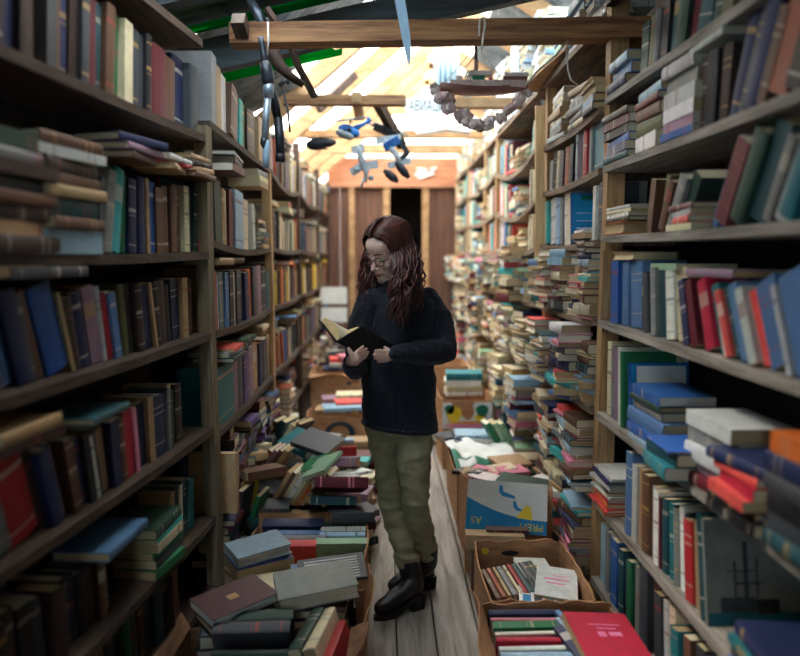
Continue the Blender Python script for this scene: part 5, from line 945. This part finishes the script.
for i, (kx, ky, mx_, my, tx, ty) in enumerate(((383, 351, 378.5, 350, 374, 350.5), (382.5, 354, 377.5, 353.5, 372.5, 354.5), (383, 357, 378, 357.2, 373.5, 358), (384, 359.5, 380, 360.2, 376.5, 361))):
    bd.chain([HL, cov(kx, ky, .014)], [.016, .0095], 10); finger([cov(kx, ky, .014), cov(mx_, my, .012), cov(tx, ty, .0085)], [.0088, .008, .0066])
finger([HL, cov(387, 350, .004), cov(384, 347, -.008), cov(379, 345, -.012)], [.014, .011, .009, .007])
me = baked(bd, .0033, 3, .5); me.materials.append(M['skin']); me.transform(Matrix.Translation(-ROOT.location)); link('body', me, ROOT)
# face details
for s in (-1, 1):
    mb = MB(); c = h(s * .030, .078, -.002); mb.ball(c, .0125, 14, 10); part(mb, 'eye', M['white'], ROOT)
    e = bpy.data.objects[-1] if False else None
    mb = MB(); mb.ball(c + (h(0, 1, -.55) - h(0, 0, 0)).normalized() * .0085, (.0062, .0062, .0062), 10, 8); part(mb, 'iris', M['dark_wood'], ROOT)
    mb = MB(); mb.tube([h(s * (.030 + .016 * math.cos(a)), .0865 - .006 * math.cos(a) ** 2, .000 + .006 * math.sin(a)) for a in [math.pi * k / 8 for k in range(9)]], .0022, 6); part(mb, 'eyelid', M['skin'], ROOT)
    mb = MB(); mb.tube([h(s * .013, .094, .020), h(s * .030, .0915, .027), h(s * .050, .078, .021)], [.0028, .0032, .0016], 6); part(mb, 'eyebrow', M['hair'], ROOT)
mb = MB(); mb.tube([h(-.020, .0875, -.0690), h(-.008, .0985, -.0672), h(0, .1000, -.0690), h(.008, .0985, -.0672), h(.020, .0875, -.0690)], [.002, .0042, .0038, .0042, .002], 8); mb.tube([h(-.017, .0875, -.076), h(0, .0985, -.0775), h(.017, .0875, -.076)], [.002, .005, .002], 8); part(mb, 'lips', M['lips'], ROOT)
gl = MB()
for s in (-1, 1):
    ring = [h(s * (.0315 + .0225 * math.cos(a)), .1005 - .007 * ((math.cos(a) * s * s + 1) / 2) , -.006 + .0185 * math.sin(a)) for a in [2 * math.pi * k / 24 for k in range(25)]]; gl.tube(ring, .0019, 8); gl.tube([h(s * .054, .094, .0), h(s * .074, .05, .002), h(s * .078, -.01, -.002)], .0018, 6)
gl.tube([h(-.010, .101, -.002), h(0, .106, .001), h(.010, .101, -.002)], .0019, 8); gl_o = part(gl, 'glasses', M['rim'], ROOT)
for s in (-1, 1):
    mb = MB(); ctr = h(s * .0315, .0968, -.006); rim = [h(s * (.0315 + .021 * math.cos(a)), .1003 - .007 * ((math.cos(a) + 1) / 2), -.006 + .017 * math.sin(a)) for a in [2 * math.pi * k / 20 for k in range(20)]]
    mb.add(rim, [tuple(range(20))]); me = mb.mesh('lens', M['glass']); me.transform(Matrix.Translation(-ROOT.location)); link('lens', me, gl_o)
for a, b in NAILS:
    mb = MB(); d = (b - a).normalized(); mb.ball(b + cn * .0045 - d * .002, (.0042, .0042, .0028), 10, 6); part(mb, 'fingernail', M['nail'], ROOT)
# sweater
sw = MB()
fd = V((-.28, -.96, 0)).normalized(); sd = V((-fd.y, fd.x, 0))
def section(mb, secs, n=32):
    vs = []
    for px, py, Yd, a, b, *dr in secs:
        c = W(px, py, Yd); dz = dr[0] if dr else 0
        vs += [c + sd * a * math.cos(2 * math.pi * k / n) + fd * b * math.sin(2 * math.pi * k / n) + ZV * dz * math.cos(2 * math.pi * k / n) for k in range(n)]
    m = len(secs); mb.add(vs, [(i * n + k, i * n + (k + 1) % n, i * n + n + (k + 1) % n, i * n + n + k) for i in range(m - 1) for k in range(n)] + [tuple(range(n - 1, -1, -1)), tuple(range((m - 1) * n, m * n))], None, True)
section(sw, [(399.5, 424, 2.86, .164, .112, -.014), (399.5, 419, 2.86, .166, .114, -.012), (398.5, 405, 2.86, .162, .116, -.004), (398, 385, 2.86, .160, .112), (398, 360, 2.86, .156, .108), (397.5, 335, 2.86, .158, .112), (397.5, 315, 2.865, .162, .108), (397.5, 302, 2.87, .16, .092), (397, 294, 2.875, .135, .078, -.004), (396.5, 288, 2.88, .095, .07), (396, 283, 2.885, .066, .064), (395.5, 279, 2.885, .06, .06)])
sw.chain([W(427, 301, 2.875), W(438, 318, 2.875), W(443, 335, 2.86), W(445, 349, 2.83)], [.056, .056, .055, .052], 20)
sw.chain([W(446, 351, 2.83), W(436, 354, 2.79), W(424, 354, 2.745), W(411, 353, 2.70), W(402, 353, 2.675), W(396.5, 353.5, 2.662)], [.052, .052, .048, .043, .038, .035], 20)
for x, y, Yd, r in ((441, 348, 2.81, .056), (431, 350, 2.77, .05), (447, 345, 2.84, .05)): sw.ball(W(x, y, Yd), (r, r, r * .8))
sw.chain([W(369, 301, 2.845), W(361, 325, 2.83), W(356.5, 350, 2.80), W(357.5, 368, 2.775)], [.058, .056, .05, .046], 20)
sw.chain([W(357.5, 369, 2.77), W(354.5, 369, 2.71), W(352, 366, 2.66), W(350.5, 362, 2.625)], [.046, .044, .038, .033], 20)
me = baked(sw, .007, 6, .6)
bmn = me.vertices
nl = [0.0] * (len(bmn) * 3); me.vertices.foreach_get('normal', nl)
for i, v in enumerate(bmn):
    p = v.co; d = .010 * noise.noise(V((p.x * 9 + p.z * 5, p.y * 9, p.z * 7))) + .005 * noise.noise(V((p.x * 12, p.y * 12, p.z * 30)))
    d += .003 * noise.noise(V((p.x * 30 + p.z * 20, p.y * 30, p.z * 55)))
    v.co = p + V(nl[i * 3:i * 3 + 3]) * d
me.materials.append(M['knit']); me.transform(Matrix.Translation(-ROOT.location)); link('sweater', me, ROOT)
mb = MB(); cs = [W(395.5, 280, 2.885) + sd * .062 * math.cos(a) + fd * .062 * math.sin(a) + ZV * (.004 * math.cos(a) - .010 * math.sin(a)) for a in [2 * math.pi * k / 32 for k in range(33)]]; mb.tube(cs, .007, 8, None, False); part(mb, 'collar', M['knit'], ROOT)
mb = MB(); n = 40; cs = [W(399.5, 425, 2.86) + sd * .160 * math.cos(a) + fd * .112 * math.sin(a) + ZV * (-.013 * math.cos(a)) for a in [2 * math.pi * k / n for k in range(n + 1)]]; mb.tube(cs, .010, 8, None, False); part(mb, 'hem_band', M['knit'], ROOT)
# trousers
tr = MB()
tr.ball(W(399, 418, 2.86), (.142, .10, .1), 24, 16); tr.chain([W(384, 428, 2.875), W(386.5, 455, 2.885), W(389.5, 480, 2.88), W(393, 512, 2.87), W(401.5, 538, 2.84), W(407, 558, 2.815)], [.082, .070, .060, .051, .050, .047], 24)
tr.chain([W(414, 428, 2.85), W(414, 455, 2.81), W(414, 480, 2.79), W(416, 508, 2.785), W(421, 530, 2.86), W(426, 551, 2.94)], [.084, .076, .066, .056, .051, .047], 24)
me = baked(tr, .007, 5, .6); nl = [0.0] * (len(me.vertices) * 3); me.vertices.foreach_get('normal', nl)
for i, v in enumerate(me.vertices):
    p = v.co; q = V((p.x * 5 + p.z * 6, p.y * 5, p.z * 14)); k = 1 + 1.6 * max(0, (.42 - p.z) / .3) if p.z < .42 else 1
    rid = abs(noise.noise(q)); rid2 = abs(noise.noise(V((p.x * 8 - p.z * 12, p.y * 9, p.z * 22 + 7))))
    d = (.013 * (.26 - rid) + .013 * (.25 - rid2)) * min(k, 2.0)
    v.co = p + V(nl[i * 3:i * 3 + 3]) * d
me.materials.append(M['khaki']); me.transform(Matrix.Translation(-ROOT.location)); link('trousers', me, ROOT)
mb = MB(); px_tube(mb, [(426, 440), (428, 446), (426.5, 453)], 2.80, .004, 6); part(mb, 'pocket_edge', M['khaki'], ROOT)
# boots
def boot(A, Hh, T, lift):
    d = (T - Hh); d.z = 0; ln = d.length; d = d.normalized(); sx = V((-d.y, d.x, 0)); up0 = lift
    mb = MB(); mid = Hh + d * ln * .45
    mb.chain([A + V((0, 0, .05)), A * .5 + (Hh + V((0, 0, .12))) * .5, Hh + V((0, 0, .105)) + d * .01, mid + V((0, 0, .078)), T - d * .02 + V((0, 0, .052)), T + V((0, 0, .044))], [.050, .047, .045, .040, .035, .030], 20)
    me = baked(mb, .006, 5, .6); lo = min(v.co.z for v in me.vertices)
    nl = [0.0] * (len(me.vertices) * 3); me.vertices.foreach_get('normal', nl)
    for i, v in enumerate(me.vertices):
        p = v.co; r = .004 * (.3 - abs(noise.noise(V((p.x * 12, p.y * 12, p.z * 30))))); v.co = p + V(nl[i * 3:i * 3 + 3]) * r
    me.materials.append(M['leather']); me.transform(Matrix.Translation(-ROOT.location)); b = link('boot', me, ROOT)
    n = 24; out = []
    for k in range(n):
        a = 2 * math.pi * k / n; u = math.cos(a); w_ = .036 + .006 * max(0, u); out.append(Hh + d * (ln * .5 + (ln * .5 + .034) * u) + sx * w_ * math.sin(a) * (1 - .12 * max(0, u)))
    s = MB(); zb = []
    def zz(p): 
        u = (p - Hh).dot(d) / ln; return up0 + .055 * max(0, min(1, (.62 - u) / .5)) ** 1.0
    vs = [V((p.x, p.y, zz(p) + .0)) for p in out] + [V((p.x, p.y, zz(p) + .018)) for p in out]
    s.add(vs, [tuple(range(n - 1, -1, -1)), tuple(range(n, 2 * n))] + [(k, (k + 1) % n, n + (k + 1) % n, n + k) for k in range(n)])
    me = s.mesh('sole', M['sole']); me.transform(Matrix.Translation(-ROOT.location)); link('sole', me, b)
    s = MB(); c = Hh + d * .004; r0 = [(-.034, -.034), (.03, -.034), (.03, .034), (-.034, .034)]; lo, hi = up0, up0 + .062
    vs = [V((0, 0, lo)) + V((c.x, c.y, 0)) + d * x * .9 + sx * y * .9 for x, y in r0] + [V((0, 0, hi)) + V((c.x, c.y, 0)) + d * x + sx * y for x, y in r0]
    s.add(vs, [(3, 2, 1, 0), (4, 5, 6, 7), (0, 1, 5, 4), (1, 2, 6, 5), (2, 3, 7, 6), (3, 0, 4, 7)]); me = s.mesh('heel', M['sole']); me.transform(Matrix.Translation(-ROOT.location)); link('heel', me, b)
boot(AR, H1, T1, 0); boot(AL, V((AL.x + .005, AL.y + .02, 0)), V((AL.x - .15, AL.y - .04, 0)), 0)
# hair: a close cap and long waved locks falling either side of the parting
hm = MB()
def scalp(a, b):                                   # a: round the head from the face (0) over the side; b: from the crown down
    return None
cap = MB(); n, m2 = 40, 18
vs = []
for j in range(m2 + 1):
    for i in range(n):
        th = math.pi * j / m2 * .62; ph = 2 * math.pi * i / n
        x, y, z = math.sin(th) * math.cos(ph), math.sin(th) * math.sin(ph), math.cos(th)
        face = max(0, y) ** 1.5; lim = 1 - .0
        k = 1.0 + .0 * face
        if y > .25 and j > 8: th2 = math.pi * 8 / m2 * .62 + (math.pi * (j - 8) / m2 * .62) * max(.0, min(1, (abs(x) / max(.01, math.hypot(x, y)) - .35) * 1.5)); x, y, z = math.sin(th2) * math.cos(ph), math.sin(th2) * math.sin(ph), math.cos(th2)
        r = 1 + .02 * noise.noise(V((ph * 6, th * 1.5, 3)))
        vs.append(h(x * .0795 * r, -.012 + y * .0985 * r, .026 + z * .0915 * r))
cap.add(vs, [(j * n + i, j * n + (i + 1) % n, (j + 1) * n + (i + 1) % n, (j + 1) * n + i) for j in range(m2) for i in range(n)], None, True)
ho = part(cap, 'hair', M['hair'], ROOT)
tk = MB()
def lock(side, y0, spread, length, fwd, seed, r=.0042):
    """from the parting at y0 over the side of the head, then hanging"""
    pts = []; lift = 1 + U(-.03, .035)
    for k in range(7):                             # over the skull
        a = math.radians(6 + 14.5 * k); yy = y0 - (.03 * k / 6 if y0 > .03 else .0) + (spread * k / 6)
        ry = math.sqrt(max(.05, 1 - ((yy) / .112) ** 2)); pts.append(h(side * math.sin(a) * .088 * ry * lift, -.012 + yy + .004 * math.sin(k * 1.3 + seed * 9), .028 + math.cos(a) * .101 * ry * lift))
    p = pts[-1]; out = (h(side, 0, 0) - h(0, 0, 0)); out.z = 0
    n2 = 11; ph = seed * 6.28; amp = U(.006, .014); tw = U(14, 22)
    for k in range(1, n2 + 1):
        u = k / n2; z = -length * u
        ofs = out * (.026 * math.sin(u * 2.2) + fwd[2] * u) + V((fwd[0], fwd[1], 0)) * u ** .8
        wv = V((math.sin(ph + tw * u), math.cos(ph + tw * u), 0)) * amp * min(1.25, u * 2.2)
        pts.append(p + V((0, 0, z)) + ofs + wv)
    n3 = len(pts); tk.tube(pts, [r * (.95 + .35 * math.sin(math.pi * min(1, i / (n3 - 1) * .93 + .06))) * (1 if i < n3 - 3 else (n3 - i) / 3.2) for i in range(n3)], 6)
for i in range(210):                               # her left side (towards the brighter shelves): swept forward over the cheek
    y0 = U(-.09, .074); front = (y0 + .09) / .164
    lock(-1, y0, U(.0, .045) * front, U(.20, .31), (-.012 - .012 * front + U(-.02, .035), -.045 * front - .04 + U(-.02, .012), U(-.02, .02)), R_(), U(.003, .0052))
for i in range(130):
    y0 = U(-.09, .072); front = (y0 + .09) / .162
    lock(1, y0, U(-.01, .03) * front, U(.21, .31), (.012 + U(-.02, .03), -.055 + U(-.035, .03), U(-.02, .012)), R_(), U(.003, .005))
for i in range(46):                                # framing the face
    lock(-1, U(.056, .084), U(-.004, .012), U(.17, .28), (-.004 + U(-.012, .012), -.055 + U(-.015, .012), U(-.008, .012)), R_(), U(.0026, .0042))
for i in range(26): lock(1, U(.056, .084), U(-.006, .008), U(.16, .27), (.006 + U(-.012, .012), -.05 + U(-.015, .012), U(-.004, .012)), R_(), U(.0026, .0040))
for i in range(60):                                # back of the head
    a = U(-1, 1); pts = [h(a * .05 * math.sin(t), -.012 - .105 * math.sin(t), .028 + .101 * math.cos(t)) for t in [k * .26 for k in range(7)]]; p = pts[-1]
    pts += [p + V((.02 * a * u, .02 * u, -.26 * u)) + V((math.sin(i + 16 * u), math.cos(i + 16 * u), 0)) * .01 * u for u in [k / 8 for k in range(1, 9)]]; tk.tube(pts, .0045, 6)
me = tk.mesh('hair_locks', M['hair']); me.transform(Matrix.Translation(-ROOT.location)); link('locks', me, ho)
# the open book
t = thing('open_book', 'open hardback with black covers held up by the reading person', 'book', P1)
def slab(mb, a, b, c, d, nrm, th): mb.add([a, b, c, d, a + nrm * th, b + nrm * th, c + nrm * th, d + nrm * th], [(3, 2, 1, 0), (4, 5, 6, 7), (0, 1, 5, 4), (1, 2, 6, 5), (2, 3, 7, 6), (3, 0, 4, 7)])
ln = (LT - P1).cross(ax).normalized()
if ln.x < 0: ln = -ln                              # inner side of the far cover
M['blackcover'] = noise_mat('black_cover_cloth', lin((24, 22, 22)), lin((40, 37, 36)), (30, 30, 30), .6, .05)
mb = MB(); slab(mb, P1, P2, P3, P4, -cn, .003); part(mb, 'cover', M['blackcover'], t)
mb = MB(); slab(mb, P1, LT, LT + ax, P4, ln * -1, .003); part(mb, 'cover', M['blackcover'], t)
M['openpage'] = noise_mat('open_page_paper', lin((232, 218, 184)), lin((244, 232, 204)), (6, 6, 6), .8, .02)
M['cutpage'] = noise_mat('cut_page_edges', lin((214, 184, 130)), lin((232, 204, 152)), (3, 3, 200), .85, .1)
e1, e2 = (P2 - P1), (LT - P1); u_in = (e1.normalized() + e2.normalized()).normalized(); axn = ax.normalized()
for e, inn_, nm in ((e1, -cn, 'page_block'), (e2, ln, 'page_block')):
    mb = MB(); n = 10; prof = []
    for k in range(n + 1): u = k / n; prof.append(P1 + e * (.04 + .92 * u) + inn_ * (.004 + .030 * (math.sin(math.pi * min(1, .12 + u * .75)) ** .7)) + u_in * .012 * (1 - u))
    low = [P1 + e * (.04 + .92 * k / n) + inn_ * .0035 for k in range(n + 1)]
    ring = prof + low[::-1]; k = len(ring); s0, s1 = ax * .03, ax * .97
    mb.add([p + s0 for p in ring] + [p + s1 for p in ring], [tuple(range(k - 1, -1, -1)), tuple(range(k, 2 * k))] + [(i, (i + 1) % k, k + (i + 1) % k, k + i) for i in range(k)])
    me = mb.mesh(nm, [M['openpage'], M['cutpage']]); me.polygons[0].material_index = 1; me.polygons[1].material_index = 1; me.polygons[2 + n].material_index = 1
    me.transform(Matrix.Translation(-t.location)); link(nm, me, t)
# ------------------------------------------------------------------ which books show largest: those become objects of their own
def all_books(bs, name):
    mc, mp = MB(), MB(); ids_c, ids_p, sheet = [], [], []
    for b in bs:
        v, f, c = cover_geo(b); base = len(mc.v)
        mc.v += [tuple(b.mx @ V(p)) for p in v]; mc.f += [tuple(i + base for i in q) for q in f]; mc.c += c; mc.sm += [False] * len(f); ids_c += [b] * len(f)
        v, f, c = pages_geo(b); base = len(mp.v); mp.v += [tuple(b.mx @ V(p)) for p in v]; mp.f += [tuple(i + base for i in q) for q in f]; mp.c += c; mp.sm += [False] * len(f); ids_p += [b] * len(f)
        sheet += [v[i][1] for q in f for i in q]
    k = len(mc.v); nf = len(mc.f)
    mc.v += mp.v; mc.f += [tuple(i + k for i in q) for q in mp.f]; mc.c += mp.c; mc.sm += mp.sm
    me = mc.mesh(name, [M['cloth'], M['page']]); me.polygons.foreach_set('material_index', [0] * nf + [1] * len(mp.f))
    at = me.attributes.new('Sheet', 'FLOAT', 'CORNER'); n0 = len(me.loops) - len(sheet); at.data.foreach_set('value', [0.0] * n0 + sheet)
    me.polygons.foreach_set('use_smooth', [False] * len(me.polygons))
    return me, ids_c + ids_p
me, ids = all_books(BOOKS, 'tmp_books'); tmp = link('tmp_books', me)
dg = bpy.context.evaluated_depsgraph_get(); dg.update()
GX, GY = 400, 328
for j in range(GY):
    for i in range(GX):
        d = ray((i + .5) * 800 / GX, (j + .5) * 656 / GY).normalized(); o = EYE.copy()
        for _ in range(3):
            ok, loc, nr, fi, ob, _m = S.ray_cast(dg, o, d)
            if ok and ob.name.startswith(('lens', 'ceiling_skylight', 'pane', 'window')): o = loc + d * .001; continue
            break
        if ok and ob.name == 'tmp_books':
            b = ids[fi]; b.hits += 1
bpy.data.objects.remove(tmp); bpy.data.meshes.remove(me)
vis = sorted((b for b in BOOKS if b.hits > 0), key=lambda b: -b.hits)
KEEP = set(id(b) for b in vis[:300]); 
for b in BOOKS:
    if b.label and b.hits > 3: KEEP.add(id(b))
# labels
NUM = ['first', 'second', 'third', 'fourth', 'fifth', 'sixth', 'seventh', 'eighth', 'ninth', 'tenth', 'eleventh', 'twelfth', 'thirteenth', 'fourteenth', 'fifteenth']
def nth(i, n): return 'only' if n == 1 else NUM[i] if i < len(NUM) else f'{i + 1}th'
places = []
for b in BOOKS:
    if b.place not in places: places.append(b.place)
for p in places:
    seen = [b for b in p.books if b.hits > 0]
    up = [b for b in seen if b.ori == 'upright']; fl = [b for b in seen if b.ori == 'flat']; lo = [b for b in seen if b.ori == 'loose']
    for b in up: b.key = b.s
    for col in {b.col for b in up}:
        g = sorted((b for b in up if b.col == col), key=lambda b: -b.s)
        for i, b in enumerate(g): b.auto = f'{nth(i, len(g))} upright {col} book{" from far end" if len(g) > 1 else ""}, {p.desc}'
    st = sorted({b.stack for b in fl}, key=lambda k: -sum(b.s for b in fl if b.stack == k) / sum(1 for b in fl if b.stack == k))
    for si, k in enumerate(st):
        bs = [b for b in fl if b.stack == k]; n1 = len(bs)
        for col in {b.col for b in bs}:
            g = sorted((b for b in bs if b.col == col), key=lambda b: -b.mx.translation.z)
            for i, b in enumerate(g): b.auto = f'{nth(i, len(g))} {col} book{" down" if len(g) > 1 else ""}, {nth(si, len(st))} pile{" from far end" if len(st) > 1 else ""}, {p.desc}'
    lo_a = [b for b in lo if not b.label]
    for col in {b.col for b in lo_a}:
        g = sorted((b for b in lo_a if b.col == col), key=lambda b: proj(b.mx @ V((b.W / 2, 0, b.H / 2)))[1])
        for i, b in enumerate(g): b.auto = f'{nth(i, len(g))} {col} book{" from the back" if len(g) > 1 else ""}, {p.desc}'
COVERS = {'blockcover': [(.03, .97, .02, .98, 'blueprint', .0004), (.12, .94, .58, .95, 'paper', .0009), (.3, .9, .44, .48, 'white', .001), (.34, .8, .36, .4, 'white', .001), (.38, .6, .28, .32, 'white', .001)],
          'linecover': [(.03, .97, .02, .98, 'blueprint', .0004), (.6, .9, .72, .8, 'yellowprint', .001), (.2, .55, .86, .95, 'greenprint', .001), (.1, .9, .3, .32, 'white', .001), (.1, .9, .45, .46, 'white', .001), (.1, .9, .6, .61, 'white', .001), (.1, .9, .15, .16, 'white', .001)],
          'shipcover': [(.02, .98, .0, .12, 'tealprint', .0006), (.14, .5, .12, .26, 'inkprint', .0008), (.5, .72, .1, .24, 'blackplastic', .0008), (.38, .42, .24, .78, 'inkprint', .0008), (.28, .30, .26, .6, 'inkprint', .0008), (.5, .52, .26, .62, 'inkprint', .0008), (.22, .5, .5, .51, 'inkprint', .0008), (.3, .56, .38, .40, 'inkprint', .0008)],
          'goldlines': [(.2, .7, .72, .74, 'pinkprint', .0005), (.25, .45, .5, .58, 'pinkprint', .0005), (.5, .62, .48, .58, 'pinkprint', .0005), (.3, .6, .64, .66, 'pinkprint', .0005)],
          'photocover': [(.2, .75, .35, .62, 'hull', .0005), (.4, .6, .4, .55, 'yellowprint', .0008)], 'gridcover': [(.08 + .3 * i, .3 + .3 * i, .06 + .32 * j, .32 + .32 * j, 'inkprint' if (i + j) % 2 else 'blueprint', .0005) for i in range(3) for j in range(3)],
          'pinklines': [(.2, .8, .55, .6, 'pinkprint', .0005), (.3, .75, .42, .46, 'pinkprint', .0005), (.25, .6, .68, .71, 'pinkprint', .0005)], 'patternlines': [(.06 + .11 * i, .1 + .11 * i, .1, .9, 'dullwhite', .0005) for i in range(8)],
          'goldoval': [(.42, .6, .45, .6, 'post', .0005)]}
def individual(b, i):
    nm = 'book'; col = b.group
    v, f, c = cover_geo(b); mc = MB(); mc.add(v, f, None); mc.c = c
    v2, f2, c2 = pages_geo(b); mp = MB(); mp.add(v2, f2, None); mp.c = c2
    root = bpy.data.objects.new(nm, None); COL.objects.link(root); root.empty_display_size = .03; root.matrix_world = b.mx
    cm = mc.mesh('cover', M['cloth']); co = link('cover', cm, root)
    pm = mp.mesh('page_block', M['page']); at = pm.attributes.new('Sheet', 'FLOAT', 'CORNER'); at.data.foreach_set('value', [v2[i][1] for q in f2 for i in q]); link('page_block', pm, root)
    if b.extra:
        z = b.mx.to_3x3() @ V((0, 1, 0)); face = 1 if ((z.z > .5) or (abs(z.z) <= .5 and z.y < 0)) else -1
        for a0, a1, h0, h1, m, th in COVERS[b.extra]:
            q = MB(); y0, y1 = sorted((face * b.T / 2, face * (b.T / 2 + th))); q.box((a0 * b.W, y0, h0 * b.H), (a1 * b.W, y1, h1 * b.H)); link('cover_print', q.mesh('cover_print', M[m]), root)
    tag(root, b.label or b.auto, 'book', b.group)
rest_b = []
nk = 0
for b in BOOKS: b.group = b.place.group
for b in BOOKS:
    if id(b) in KEEP: individual(b, nk); nk += 1
    else: rest_b.append(b)
me, _ = all_books(rest_b, 'remaining_books'); o = link('remaining_books', me); tag(o, 'the many smaller books packed farther back along the aisle and behind the larger ones', 'books', kind='stuff')
print('BOOKS', len(BOOKS), 'visible', len(vis), 'kept', nk, 'min hits', vis[min(299, len(vis) - 1)].hits)

# ------------------------------------------------------------------ light: bright overcast sky through the skylight, an added roof panel and an added back window
wd_ = bpy.data.worlds.new('overcast'); S.world = wd_; wd_.use_nodes = True; nt = wd_.node_tree; bg = nt.nodes['Background']
bg.inputs[1].default_value = 5.5                # warm and bright overhead and ahead, cooler behind
tc = N(nt, 'ShaderNodeTexCoord'); sx = N(nt, 'ShaderNodeSeparateXYZ'); nt.links.new(tc.outputs['Generated'], sx.inputs[0])
mr = N(nt, 'ShaderNodeMapRange'); mr.inputs[1].default_value = -.7; mr.inputs[2].default_value = .2; nt.links.new(sx.outputs['Y'], mr.inputs[0])
rp = N(nt, 'ShaderNodeValToRGB'); rp.color_ramp.elements[0].color = (.66, .86, 1.0, 1); rp.color_ramp.elements[1].color = (1.0, .965, .91, 1); nt.links.new(mr.outputs[0], rp.inputs[0]); nt.links.new(rp.outputs[0], bg.inputs[0])
sun = bpy.data.lights.new('daylight', 'SUN'); sun.energy = 3.0; sun.angle = math.radians(25); sun.color = (1, .95, .86); so = bpy.data.objects.new('daylight', sun); COL.objects.link(so)
so.rotation_euler = V((.62, -.25, -1.0)).to_track_quat('-Z', 'Y').to_euler()
S.view_settings.view_transform = 'Standard'; S.view_settings.look = 'None'; S.view_settings.exposure = 1.3; S.view_settings.gamma = 1.0; S.view_settings.use_curve_mapping = False
S.cycles.use_denoising = True; S.cycles.max_bounces = 10; S.cycles.diffuse_bounces = 6; S.cycles.transparent_max_bounces = 12
S.cycles.sample_clamp_indirect = 8.0
